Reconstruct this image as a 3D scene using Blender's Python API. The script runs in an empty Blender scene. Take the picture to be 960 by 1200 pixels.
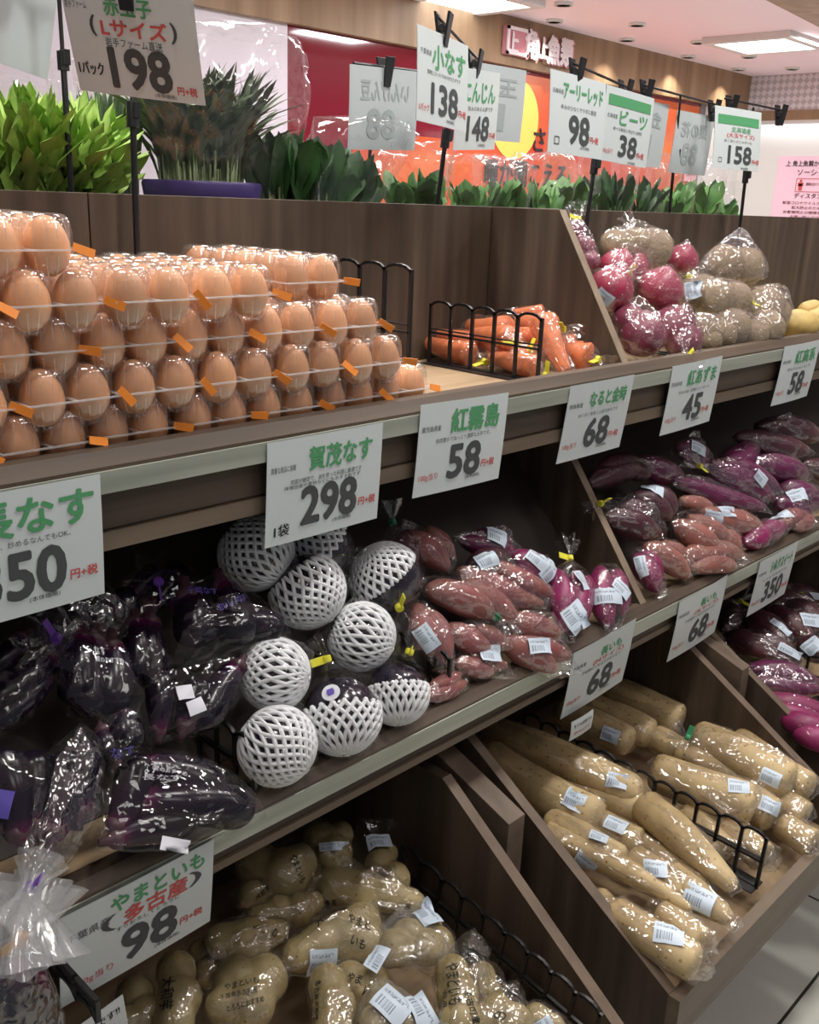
import bpy, bmesh, math, random
import numpy as np
from mathutils import Vector, Matrix, noise
from mathutils.bvhtree import BVHTree
from math import sin, cos, pi, sqrt
random.seed(7)
SC = bpy.context.scene
COL = SC.collection
EYE = 1.40                       # camera height over the floor, metres

# ------------------------------------------------------------------ camera
FPX = 1150.0                     # focal length in pixels of the 960x1200 frame
_vx = Vector((1640-480, 279-600, FPX)).normalized()
_dn = Vector((337-480, 4203.18-600, FPX)).normalized()
_up = -_dn
_ey = _up.cross(_vx)
if _ey.z < 0: _ey = -_ey
RW = Matrix((_vx, _ey, _up))     # world <- camera (x right, y down, z forward)
cam = bpy.data.cameras.new('camera')
camo = bpy.data.objects.new('camera', cam); COL.objects.link(camo)
M3 = RW @ Matrix(((1,0,0),(0,-1,0),(0,0,-1)))
camo.matrix_world = Matrix.Translation((0,0,EYE)) @ M3.to_4x4()
cam.sensor_fit = 'VERTICAL'; cam.sensor_height = 36; cam.lens = 36*FPX/1200
cam.clip_start = .05
SC.camera = camo
EX, EYv, EZ = Vector((1,0,0)), Vector((0,1,0)), Vector((0,0,1))
IR = RW @ Vector((1,0,0)); IU = RW @ Vector((0,-1,0)); IT = RW @ Vector((0,0,-1))   # sideways, up and towards as seen by the photographer

# ------------------------------------------------------------------ light
wd = bpy.data.worlds.new('store_light'); SC.world = wd; wd.use_nodes = True
wd.node_tree.nodes['Background'].inputs[0].default_value = (.9,.95,1,1)
wd.node_tree.nodes['Background'].inputs[1].default_value = .16
SC.view_settings.view_transform = 'Standard'; SC.view_settings.look = 'None'
SC.view_settings.gamma = 1; SC.view_settings.exposure = 0.0
SC.view_settings.use_curve_mapping = False
SC.cycles.transparent_max_bounces = 40
SC.cycles.max_bounces = 8
def area(loc, size, power, col=(1,.96,.9), target=None, sy=None):
    l = bpy.data.lights.new('ceiling_lamp_light', 'AREA'); l.energy = power; l.size = size; l.color = col
    if sy: l.shape = 'RECTANGLE'; l.size_y = sy
    o = bpy.data.objects.new('ceiling_lamp_light', l); COL.objects.link(o); o.location = (loc[0], loc[1], loc[2])
    d = Vector(target)-Vector(loc) if target else Vector((0,0,-1))
    o.rotation_euler = d.to_track_quat('-Z','Y').to_euler()
    return o
# rows of ceiling lamps along the aisle in front of and over the display
for x, p in ((.1,6),(1.0,11.5),(1.9,14),(2.8,13)):
    area((x, .52, EYE+1.27), .20, p, (1,.97,.92))
for x in (.3, 1.5, 2.9):
    area((x, -.75, EYE+1.27), .5, 6, (1,.97,.93))
for x in (.4, 1.5, 2.8):
    area((x, 1.55, EYE+1.27), .45, 20, (1,.96,.92))
for x, y in ((4.0,3.4),(6.0,3.6),(8.2,3.4)):
    area((x, y, EYE+1.27), .7, 60, (.97,.98,1))

# ------------------------------------------------------------------ helpers
def ray(px, py): return RW @ Vector((px-480, py-600, FPX))
def eyed(v): return Vector((v.x, v.y, v.z+EYE))
def at(px, py, Y): r = ray(px, py); return eyed(r*(Y/r.y))
def atx(px, py, X): r = ray(px, py); return eyed(r*(X/r.x))
def atz(px, py, z): r = ray(px, py); return eyed(r*((z-EYE)/r.z))
def onpl(px, py, pl, lift=0):
    a, s, y0 = pl; r = ray(px, py)
    return eyed(r*((a+lift-s*y0)/(r.z-s*r.y)))
def depth(P): return (P-Vector((0,0,EYE))).dot(-IT)
def pxm(P, d): return d*depth(P)/FPX
def W(x, y, z): return Vector((x, y, z+EYE))

def srgb(r, g, b):
    f = lambda c: (c/12.92 if c <= .04045 else ((c+.055)/1.055)**2.4)
    return (f(r/255), f(g/255), f(b/255), 1)
def empty(name, loc, label=None, cat=None, group=None):
    o = bpy.data.objects.new(name, None); COL.objects.link(o); o.location = loc; o.empty_display_size = .02
    tag(o, label, cat, group); return o
def tag(o, label=None, cat=None, group=None, kind=None):
    if label: o['label'] = label
    if cat: o['category'] = cat
    if group: o['group'] = group
    if kind: o['kind'] = kind
    return o
def mk(name, V, F, mat, root=None, smooth=True, t=None, sharp=None):
    L = root.location if root else Vector((0,0,0))
    # nested roots: children of a part share the part's origin
    if root and root.get('_o'): L = Vector(root['_o'])
    me = bpy.data.meshes.new(name)
    me.from_pydata([(v[0]-L.x, v[1]-L.y, v[2]-L.z) for v in V], [], [tuple(f) for f in F])
    me.materials.append(mat)
    if smooth: me.polygons.foreach_set('use_smooth', [True]*len(me.polygons))
    if t is not None:
        at_ = me.attributes.new('t', 'FLOAT', 'POINT'); at_.data.foreach_set('value', [float(q) for q in t])
    me.update()
    o = bpy.data.objects.new(name, me); COL.objects.link(o)
    if root: o.parent = root
    if root: o['_o'] = tuple(L)
    if sharp: me.set_sharp_from_angle(angle=sharp)
    return o
class MB:
    def __init__(s): s.V = []; s.F = []; s.T = []
    def add(s, V, F, T=None):
        n = len(s.V); s.V += [Vector(v) for v in V]; s.F += [tuple(i+n for i in f) for f in F]
        s.T += list(T) if T is not None else [0]*len(V); return s
    def box(s, a, b):
        x0,y0,z0 = a; x1,y1,z1 = b
        return s.hexa([(x0,y0,z0),(x1,y0,z0),(x1,y1,z0),(x0,y1,z0),(x0,y0,z1),(x1,y0,z1),(x1,y1,z1),(x0,y1,z1)])
    def hexa(s, P):
        return s.add(P, [(0,3,2,1),(4,5,6,7),(0,1,5,4),(1,2,6,5),(2,3,7,6),(3,0,4,7)])
    def obox(s, c, u, v, w):       # centre and three half-axes
        c,u,v,w = map(Vector,(c,u,v,w))
        return s.hexa([c-u-v-w,c+u-v-w,c+u+v-w,c-u+v-w,c-u-v+w,c+u-v+w,c+u+v+w,c-u+v+w])
    def prism(s, poly, x0, x1):    # (y,z) outline extruded along x
        n = len(poly)
        V = [(x0,y,z) for y,z in poly]+[(x1,y,z) for y,z in poly]
        F = [tuple(range(n)), tuple(range(2*n-1,n-1,-1))]+[(i,i+n,(i+1)%n+n,(i+1)%n) for i in range(n)]
        return s.add(V, F)
    def tube(s, pts, r, seg=8, cap=True):
        V,F = loft([Vector(p) for p in pts], r if isinstance(r,(list,tuple)) else [r]*len(pts), seg, cap); return s.add(V,F)
    def build(s, name, mat, root=None, smooth=False, bevel=0, sharp=None, t=False):
        o = mk(name, s.V, s.F, mat, root, smooth, s.T if t else None, sharp)
        bm = bmesh.new(); bm.from_mesh(o.data); bmesh.ops.recalc_face_normals(bm, faces=bm.faces); bm.to_mesh(o.data); bm.free()
        if bevel:
            m = o.modifiers.new('bevel','BEVEL'); m.width = bevel; m.segments = 2; m.limit_method = 'ANGLE'
        return o
def frame_of(d):
    d = d.normalized(); a = Vector((0,0,1)) if abs(d.z) < .9 else Vector((1,0,0))
    u = a.cross(d).normalized(); return u, d.cross(u)
def loft(P, R, seg=12, cap=True, fn=None):
    n = len(P); V = []; F = []
    u = None
    for i in range(n):
        d = (P[min(i+1,n-1)]-P[max(i-1,0)])
        if d.length < 1e-9: d = Vector((0,0,1))
        d.normalize()
        if u is None: u,_ = frame_of(d)
        u = (u-d*u.dot(d)).normalized(); w = d.cross(u)
        for k in range(seg):
            a = 2*pi*k/seg
            r = R[i]*(fn(i/(n-1),a) if fn else 1)
            V.append(P[i]+u*(cos(a)*r)+w*(sin(a)*r))
    for i in range(n-1):
        for k in range(seg):
            k2 = (k+1)%seg; F.append((i*seg+k, i*seg+k2, (i+1)*seg+k2, (i+1)*seg+k))
    if cap: F.append(tuple(range(seg-1,-1,-1))); F.append(tuple((n-1)*seg+k for k in range(seg)))
    return V,F

# ------------------------------------------------------------------ materials
def mat(name, col, rough=.5, spec=.5, metal=0, **kw):
    m = bpy.data.materials.new(name); m.use_nodes = True
    b = m.node_tree.nodes['Principled BSDF']
    b.inputs['Base Color'].default_value = col; b.inputs['Roughness'].default_value = rough
    b.inputs['Metallic'].default_value = metal; b.inputs['Specular IOR Level'].default_value = spec
    for k,v in kw.items(): b.inputs[k].default_value = v
    return m
def N(m, t, **kw):
    n = m.node_tree.nodes.new(t)
    for k,v in kw.items(): setattr(n,k,v)
    return n
def Lk(m, a, b): m.node_tree.links.new(a,b)
def ramp(m, fac, stops):
    r = N(m,'ShaderNodeValToRGB'); e = r.color_ramp.elements
    while len(e) < len(stops): e.new(.5)
    for q,(p,c) in zip(e,stops): q.position = p; q.color = c
    Lk(m,fac,r.inputs[0]); return r.outputs[0]
def noise_col(m, scale, stops, stretch=(1,1,1), detail=4, bump=0, coord='Object', dist=.002):
    tc = N(m,'ShaderNodeTexCoord'); mp = N(m,'ShaderNodeMapping'); mp.inputs['Scale'].default_value = stretch
    Lk(m,tc.outputs[coord],mp.inputs[0])
    nz = N(m,'ShaderNodeTexNoise'); nz.inputs['Scale'].default_value = scale; nz.inputs['Detail'].default_value = detail
    Lk(m,mp.outputs[0],nz.inputs['Vector'])
    b = m.node_tree.nodes['Principled BSDF']
    c = ramp(m,nz.outputs[0],stops); Lk(m,c,b.inputs['Base Color'])
    if bump:
        bp = N(m,'ShaderNodeBump'); bp.inputs['Strength'].default_value = bump; bp.inputs['Distance'].default_value = dist
        Lk(m,nz.outputs[0],bp.inputs['Height']); Lk(m,bp.outputs[0],b.inputs['Normal'])
    return c
def tmat(name, stops, rough=.4, scale=0, amt=.15, bump=.0, spots=None, spec=.5):
    """colour runs along the 't' attribute of the root (its length), broken by noise"""
    m = mat(name,(1,1,1,1),rough,spec)
    a = N(m,'ShaderNodeAttribute',attribute_name='t'); b = m.node_tree.nodes['Principled BSDF']
    tc = N(m,'ShaderNodeTexCoord'); nz = N(m,'ShaderNodeTexNoise'); nz.inputs['Scale'].default_value = scale or 30; nz.inputs['Detail'].default_value = 5
    Lk(m,tc.outputs['Object'],nz.inputs['Vector'])
    ma = N(m,'ShaderNodeMath',operation='MULTIPLY_ADD'); ma.inputs[1].default_value = amt; Lk(m,nz.outputs[0],ma.inputs[0])
    sb = N(m,'ShaderNodeMath',operation='SUBTRACT'); sb.inputs[1].default_value = amt/2; Lk(m,a.outputs['Fac'],sb.inputs[0]); Lk(m,sb.outputs[0],ma.inputs[2])
    c = ramp(m,ma.outputs[0],stops)
    mx = N(m,'ShaderNodeMix',data_type='RGBA',blend_type='MULTIPLY'); mx.inputs[0].default_value = .6
    r2 = ramp(m,nz.outputs[0],[(.3,(.55,.55,.55,1)),(.65,(1,1,1,1))])
    Lk(m,c,mx.inputs[6]); Lk(m,r2,mx.inputs[7]); out = mx.outputs[2]
    if spots:
        vo = N(m,'ShaderNodeTexVoronoi'); vo.inputs['Scale'].default_value = spots[0]; Lk(m,tc.outputs['Object'],vo.inputs['Vector'])
        sp = ramp(m,vo.outputs['Distance'],[(spots[1],spots[2]),(spots[1]+.08,(1,1,1,1))])
        m2 = N(m,'ShaderNodeMix',data_type='RGBA',blend_type='MULTIPLY'); m2.inputs[0].default_value = 1
        Lk(m,out,m2.inputs[6]); Lk(m,sp,m2.inputs[7]); out = m2.outputs[2]
    Lk(m,out,b.inputs['Base Color'])
    if bump:
        bp = N(m,'ShaderNodeBump'); bp.inputs['Strength'].default_value = bump; bp.inputs['Distance'].default_value = .003
        Lk(m,nz.outputs[0],bp.inputs['Height']); Lk(m,bp.outputs[0],b.inputs['Normal'])
    return m
def filmmat(name, haze=.03, rough=.10, spec=.05, edge=.25, bump=.6, scale=45, crease=.3, stretch=(1,.45,.8)):
    """thin clear film: see-through, faintly milky where it is creased, mirror-like glints"""
    m = bpy.data.materials.new(name); m.use_nodes = True; nt = m.node_tree; nt.nodes.clear()
    out = N(m,'ShaderNodeOutputMaterial'); tr = N(m,'ShaderNodeBsdfTransparent')
    gl = N(m,'ShaderNodeBsdfGlossy'); gl.inputs['Roughness'].default_value = rough; gl.inputs[0].default_value = (1,1,1,1)
    df = N(m,'ShaderNodeBsdfDiffuse'); df.inputs[0].default_value = (.85,.88,.9,1)
    tl = N(m,'ShaderNodeBsdfTranslucent'); tl.inputs[0].default_value = (.85,.88,.9,1)
    hz = N(m,'ShaderNodeMixShader'); hz.inputs[0].default_value = .4; Lk(m,df.outputs[0],hz.inputs[1]); Lk(m,tl.outputs[0],hz.inputs[2])
    tc = N(m,'ShaderNodeTexCoord'); mp = N(m,'ShaderNodeMapping'); mp.inputs['Scale'].default_value = stretch; mp.inputs['Rotation'].default_value = (.4,.3,.7)
    Lk(m,tc.outputs['Object'],mp.inputs[0])
    nz = N(m,'ShaderNodeTexNoise'); nz.noise_type = 'RIDGED_MULTIFRACTAL'; nz.normalize = True; nz.inputs['Scale'].default_value = scale; nz.inputs['Detail'].default_value = 3; nz.inputs['Distortion'].default_value = .6
    Lk(m,mp.outputs[0],nz.inputs['Vector'])
    bp = N(m,'ShaderNodeBump'); bp.inputs['Strength'].default_value = bump; bp.inputs['Distance'].default_value = .006
    Lk(m,nz.outputs[0],bp.inputs['Height']); Lk(m,bp.outputs[0],gl.inputs['Normal'])
    cr = N(m,'ShaderNodeMapRange'); cr.inputs[1].default_value = .66; cr.inputs[2].default_value = .98; cr.inputs[3].default_value = haze; cr.inputs[4].default_value = haze+crease; Lk(m,nz.outputs[0],cr.inputs[0])
    lw = N(m,'ShaderNodeLayerWeight'); lw.inputs[0].default_value = .22; Lk(m,bp.outputs[0],lw.inputs['Normal'])
    ma = N(m,'ShaderNodeMath',operation='MULTIPLY_ADD',use_clamp=True); ma.inputs[1].default_value = edge; ma.inputs[2].default_value = spec; Lk(m,lw.outputs['Facing'],ma.inputs[0])
    m1 = N(m,'ShaderNodeMixShader'); Lk(m,cr.outputs[0],m1.inputs[0]); Lk(m,tr.outputs[0],m1.inputs[1]); Lk(m,hz.outputs[0],m1.inputs[2])
    m2 = N(m,'ShaderNodeMixShader'); Lk(m,ma.outputs[0],m2.inputs[0]); Lk(m,m1.outputs[0],m2.inputs[1]); Lk(m,gl.outputs[0],m2.inputs[2])
    Lk(m,m2.outputs[0],out.inputs[0]); return m
def woodmat(name, stops, axis, rough=.5, scale=28):
    m = mat(name,(1,1,1,1),rough,.35)
    st = {'x':(.06,1,1),'y':(1,.06,1),'z':(1,1,.05)}[axis]
    noise_col(m,scale,stops,st,6,.05,'Object',.001); return m
dk = [(.30,srgb(64,53,44)),(.5,srgb(82,69,58)),(.70,srgb(99,85,72))]
M = {}
M['wood_z'] = woodmat('taupe_wood_upright',dk,'z')
M['wood_x'] = woodmat('taupe_wood_long',dk,'x')
M['edge'] = woodmat('taupe_edge_band',[(.3,srgb(120,104,88)),(.7,srgb(150,133,114))],'y')
M['deck'] = woodmat('pale_deck',[(.3,srgb(150,126,98)),(.7,srgb(184,160,128))],'x',.45)
M['dark'] = mat('dark_panel',srgb(60,50,43),.6)
M['rail'] = mat('brushed_rail',srgb(168,172,160),.42,.5,.35); 
noise_col(M['rail'],40,[(.35,srgb(150,155,143)),(.65,srgb(180,184,172))],(.05,1,1))
M['black'] = mat('black_plastic',srgb(26,26,28),.38)
M['shell'] = mat('brown_egg_shell',(1,1,1,1),.45,.4); noise_col(M['shell'],3.0,[(.3,srgb(206,142,98)),(.5,srgb(220,160,114)),(.7,srgb(234,182,138))],(1,1,1),3)
oi = N(M['shell'],'ShaderNodeObjectInfo'); hs = N(M['shell'],'ShaderNodeHueSaturation'); mr = N(M['shell'],'ShaderNodeMapRange'); mr.inputs[3].default_value = .72; mr.inputs[4].default_value = 1.1
Lk(M['shell'],oi.outputs['Random'],mr.inputs[0]); Lk(M['shell'],mr.outputs[0],hs.inputs['Value'])
b_ = M['shell'].node_tree.nodes['Principled BSDF']; l_ = b_.inputs['Base Color'].links[0].from_socket; Lk(M['shell'],l_,hs.inputs['Color']); Lk(M['shell'],hs.outputs[0],b_.inputs['Base Color'])
M['clear'] = filmmat('clear_pack_plastic',.02,.07,.09,.34,.08,60,.05)
M['flange'] = filmmat('pack_flange_plastic',.38,.2,.10,.2,.1,60,.1)
M['film_neck'] = filmmat('milky_gathered_film',.30,.14,.10,.14,.5,60,.4)
M['ribs'] = filmmat('pack_rib_plastic',.16,.1,.22,.2,.1,60,.1)
M['film'] = filmmat('clear_bag_film',.015,.06,.12,.16,.6,95,.30,(1,.4,.8))
M['film_thin'] = filmmat('thin_greens_film',.02,.09,.06,.10,.5,26,.10,(1,.4,.8))
M['film_dark'] = filmmat('glossy_bag_film',.003,.05,.036,.08,.32,50,.13,(1,.3,.7))
M['film_white'] = filmmat('milky_bag_film',.10,.12,.09,.14,.6,80,.40)
M['orange'] = mat('orange_tape',srgb(236,138,44),.5)
M['yellow'] = mat('yellow_tape',srgb(226,220,60),.5)
M['purple_tape'] = mat('purple_tape',srgb(112,60,170),.5)
M['green_tape'] = mat('green_tape',srgb(60,160,110),.5)
M['gold_tape'] = mat('orange_gold_tape',srgb(200,140,40),.4)
M['card'] = mat('white_card',srgb(208,216,217),.5)
M['cardback'] = mat('grey_card_back',srgb(186,194,196),.45,.4)
M['ink'] = mat('charcoal_ink',srgb(70,74,76),.6)
M['ink_black'] = mat('black_ink',srgb(26,24,24),.6)
M['ink_green'] = mat('green_ink',srgb(82,158,106),.6)
M['ink_red'] = mat('red_ink',srgb(204,84,80),.6)
M['ink_pale'] = mat('pale_show_through_ink',srgb(160,170,172),.6)
M['ink_blue'] = mat('violet_print',srgb(96,84,176),.5)
M['ink_white'] = mat('white_print',srgb(215,215,222),.5)
M['sticker'] = mat('white_sticker',srgb(225,226,235),.5)
M['foam'] = mat('white_foam_net',srgb(232,234,236),.7,.3)
def labelmat():
    m = mat('barcode_label',(1,1,1,1),.45)
    a = N(m,'ShaderNodeUVMap'); sp = N(m,'ShaderNodeSeparateXYZ'); Lk(m,a.outputs[0],sp.inputs[0])
    wv = N(m,'ShaderNodeTexNoise',noise_dimensions='1D'); wv.inputs['Scale'].default_value = 24; wv.inputs['Detail'].default_value = 1
    Lk(m,sp.outputs[0],wv.inputs['W'])
    bars = ramp(m,wv.outputs[0],[(.45,srgb(126,138,152)),(.53,srgb(206,220,234))])
    def band(o,lo,hi):
        g = N(m,'ShaderNodeMath',operation='GREATER_THAN'); g.inputs[1].default_value = lo; Lk(m,o,g.inputs[0])
        l = N(m,'ShaderNodeMath',operation='LESS_THAN'); l.inputs[1].default_value = hi; Lk(m,o,l.inputs[0])
        q = N(m,'ShaderNodeMath',operation='MULTIPLY'); Lk(m,g.outputs[0],q.inputs[0]); Lk(m,l.outputs[0],q.inputs[1]); return q.outputs[0]
    def mul(a,b):
        q = N(m,'ShaderNodeMath',operation='MULTIPLY'); Lk(m,a,q.inputs[0]); Lk(m,b,q.inputs[1]); return q.outputs[0]
    fa = mul(band(sp.outputs[1],.14,.52),band(sp.outputs[0],.1,.62))
    mx = N(m,'ShaderNodeMix',data_type='RGBA'); mx.inputs[6].default_value = srgb(206,220,234); Lk(m,fa,mx.inputs[0]); Lk(m,bars,mx.inputs[7])
    # two rows of tiny grey print above the bars
    nz = N(m,'ShaderNodeTexNoise',noise_dimensions='2D'); nz.inputs['Scale'].default_value = 30; nz.inputs['Detail'].default_value = 0
    mp = N(m,'ShaderNodeMapping'); mp.inputs['Scale'].default_value = (1,.25,1); Lk(m,a.outputs[0],mp.inputs[0]); Lk(m,mp.outputs[0],nz.inputs['Vector'])
    pr = ramp(m,nz.outputs[0],[(.46,srgb(140,152,164)),(.52,srgb(206,220,234))])
    fb = mul(band(sp.outputs[1],.68,.84),band(sp.outputs[0],.08,.9))
    m2 = N(m,'ShaderNodeMix',data_type='RGBA'); Lk(m,fb,m2.inputs[0]); Lk(m,mx.outputs[2],m2.inputs[6]); Lk(m,pr,m2.inputs[7])
    Lk(m,m2.outputs[2],m.node_tree.nodes['Principled BSDF'].inputs['Base Color']); return m
M['label'] = labelmat()
M['eggplant'] = tmat('eggplant_skin',[(.0,srgb(128,28,84)),(.09,srgb(86,20,66)),(.22,srgb(30,12,36)),(.8,srgb(14,9,20)),(1,srgb(30,15,38))],.22,14,.06,spec=.28)
M['calyx'] = mat('eggplant_calyx',srgb(70,42,52),.5)
M['kamo'] = mat('round_eggplant_skin',srgb(30,20,38),.16,.6)
M['sp_pink'] = tmat('dusty_pink_sweet_potato',[(.0,srgb(146,94,84)),(.5,srgb(152,84,84)),(1,srgb(146,94,82))],.5,34,.3,.3,(55,.05,(.55,.45,.42,1)))
M['sp_mag'] = tmat('magenta_sweet_potato',[(.0,srgb(132,32,82)),(.5,srgb(148,36,96)),(1,srgb(124,36,78))],.42,30,.3,.25)
M['sp_purp'] = tmat('purple_sweet_potato',[(.0,srgb(96,32,70)),(.5,srgb(108,34,80)),(1,srgb(104,42,72))],.42,30,.3,.25)
M['sp_dark'] = tmat('dark_purple_sweet_potato',[(.0,srgb(74,34,44)),(.5,srgb(76,34,48)),(1,srgb(92,52,50))],.45,30,.3,.25)
M['sp_brown'] = tmat('brown_pink_sweet_potato',[(.0,srgb(164,108,94)),(.5,srgb(156,94,86)),(1,srgb(172,120,100))],.5,34,.3,.3)
M['nagaimo'] = tmat('long_yam_skin',[(.0,srgb(178,152,108)),(.5,srgb(196,170,124)),(1,srgb(210,186,140))],.6,24,.3,.25,(75,.13,(.62,.52,.42,1)))
M['yam'] = tmat('knobbly_yam_skin',[(.0,srgb(160,142,100)),(.5,srgb(178,160,114)),(1,srgb(164,146,102))],.5,26,.4,.4,(75,.08,(.5,.42,.32,1)))
M['carrot'] = tmat('carrot_skin',[(.0,srgb(224,122,74)),(.5,srgb(232,134,84)),(1,srgb(222,126,80))],.45,50,.3,.15)
M['onion'] = tmat('red_onion_skin',[(.0,srgb(140,56,76)),(.5,srgb(172,54,82)),(1,srgb(160,60,84))],.35,22,.4,.1)
M['onion_dark'] = tmat('dusky_onion_skin',[(.0,srgb(128,56,78)),(.5,srgb(140,60,84)),(1,srgb(118,58,74))],.4,22,.4,.1)
M['beet'] = tmat('earthy_beet_skin',[(.0,srgb(172,156,126)),(.5,srgb(156,136,108)),(1,srgb(118,98,80))],.7,55,.8,.9,(40,.10,(.7,.64,.56,1)))
M['potato'] = tmat('potato_skin',[(.0,srgb(196,166,98)),(.5,srgb(206,176,108)),(1,srgb(190,160,94))],.55,40,.3,.15)
M['leaf'] = mat('mid_green_leaf',(1,1,1,1),.45); noise_col(M['leaf'],22,[(.3,srgb(58,104,46)),(.7,srgb(106,152,80))])
M['leaf_dark'] = mat('dark_green_leaf',(1,1,1,1),.42); noise_col(M['leaf_dark'],22,[(.3,srgb(26,56,26)),(.7,srgb(56,92,44))])
M['leaf_olive'] = mat('olive_green_strands',(1,1,1,1),.45); noise_col(M['leaf_olive'],14,[(.3,srgb(46,64,34)),(.55,srgb(66,84,46)),(.75,srgb(96,98,60))],(1,1,.3))
M['leaf_pale'] = mat('lettuce_green_leaf',(1,1,1,1),.45); noise_col(M['leaf_pale'],16,[(.3,srgb(132,178,66)),(.7,srgb(184,212,116))])
M['stem'] = mat('green_stem',(1,1,1,1),.45); noise_col(M['stem'],30,[(.3,srgb(62,86,44)),(.7,srgb(120,132,84))])
M['purple_wrap'] = mat('purple_print_wrap',srgb(66,48,110),.35)

# ------------------------------------------------------------------ produce shapes
def spine(p0, p1, bend=0, n=16, seed=0):
    rnd = random.Random(seed); d = p1-p0; u,w = frame_of(d); a = rnd.uniform(0,6.28)
    b = (u*cos(a)+w*sin(a))*bend*d.length
    return [p0+d*(i/(n-1))+b*sin(pi*i/(n-1)) for i in range(n)]
PROF = {
 'sweet': lambda t: max(.10,(max(0,sin(pi*min(1,max(0,t*.96+.02))))**.55)*(1-.12*t)),
 'long':  lambda t: max(.12,sqrt(max(0,1-max(0,(.07-t)/.07)**2)))*(.86+.14*min(1,t/.4)) if t<.5 else max(.12,sqrt(max(0,1-max(0,(t-.92)/.08)**2.4))),
 'taper': lambda t: 1 if t<.35 else max(.2,1-.6*((t-.35)/.65)**1.3)*sqrt(max(.05,1-max(0,(t-.94)/.06)**2)),
 'carrot':lambda t: (.55+.45*min(1,t/.08)) if t<.08 else max(.08,1-.62*((t-.08)/.92))*sqrt(max(.03,1-max(0,(t-.93)/.07)**2)),
 'egg_l': lambda t: (.34+.30*min(1,t/.15)) if t<.15 else max(.06,(.64+.36*sin(pi/2*min(1,(t-.15)/.5)))*sqrt(max(.01,1-max(0,(t-.78)/.22)**2))),
}
def rootveg(p0, p1, r, kind='sweet', bend=.04, lump=.08, seed=0, n=18, seg=14, flat=1):
    P = spine(p0,p1,bend,n,seed); f = PROF[kind]
    so = Vector((seed*3.17,seed*1.3,seed*.7)); R = []
    ts = [i/(n-1) for i in range(n)]
    # more rings at the ends
    ts = [.5-.5*cos(pi*q) for q in ts]
    d = p1-p0; u,w = frame_of(d); rnd = random.Random(seed); a = rnd.uniform(0,6.28); b = (u*cos(a)+w*sin(a))*bend*d.length
    P = [p0+d*q+b*sin(pi*q) for q in ts]
    R = [max(.0008,r*f(q)) for q in ts]
    def fn(tt,ang):
        q = so+Vector((cos(ang)*.8,sin(ang)*.8,tt*3.2)); return 1+lump*noise.noise(q)*1.6+lump*.5*noise.noise(q*3.1)
    V,F = loft(P,R,seg,True,fn)
    T = [q for q in ts for _ in range(seg)]
    return V,F,T
def ball(c, r, axis=EZ, squash=.85, seed=0, lump=.03, n=14, seg=18, tip=.0):
    axis = axis.normalized(); P=[];R=[];T=[]
    for i in range(n):
        th = pi*i/(n-1); z = -cos(th)*squash
        rr = sin(th)**.92 if 0<i<n-1 else .02
        if tip and th>2.6: z += tip*(th-2.6)/.54
        P.append(c+axis*(z*r)); R.append(max(.0005,r*rr)); T += [i/(n-1)]*seg
    so = Vector((seed*2.1,seed,1))
    V,F = loft(P,R,seg,True,lambda t,a: 1+lump*1.6*noise.noise(so+Vector((cos(a),sin(a),t*2.5))))
    return V,F,T
ICO = {}
def ico(sub=3):
    if sub not in ICO:
        bm = bmesh.new(); bmesh.ops.create_icosphere(bm,subdivisions=sub,radius=1)
        ICO[sub] = ([v.co.copy() for v in bm.verts],[tuple(v.index for v in f.verts) for f in bm.faces]); bm.free()
    return ICO[sub]
def blob(lobes, seed=0, lump=.05):
    """knobbly body: outline of overlapping round lobes seen from their common middle"""
    c = sum((Vector(l[0]) for l in lobes),Vector())/len(lobes)
    D,F = ico(4); V=[]
    for d in D:
        best = .004
        for q,r in lobes:
            m = Vector(q)-c; b = m.dot(d); dd = b*b-(m.length_squared-r*r)
            if dd>0: best = max(best,b+sqrt(dd))
        p = c+d*best*(1+lump*noise.noise(d*2.3+Vector((seed,0,seed*.4)))+.02*noise.noise(d*9+Vector((0,seed,0))))
        V.append(p)
    # soften the valleys a little
    nb = [[] for _ in V]
    for f in F:
        for i in range(3): nb[f[i]] += [f[(i+1)%3],f[(i+2)%3]]
    V = [v*.55+sum((V[j] for j in a),Vector())/len(a)*.45 for v,a in zip(V,nb)]
    lo = min(v.z for v in V); hi = max(v.z for v in V)
    return V,F,[(v.z-lo)/(hi-lo+1e-6) for v in V]

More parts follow.
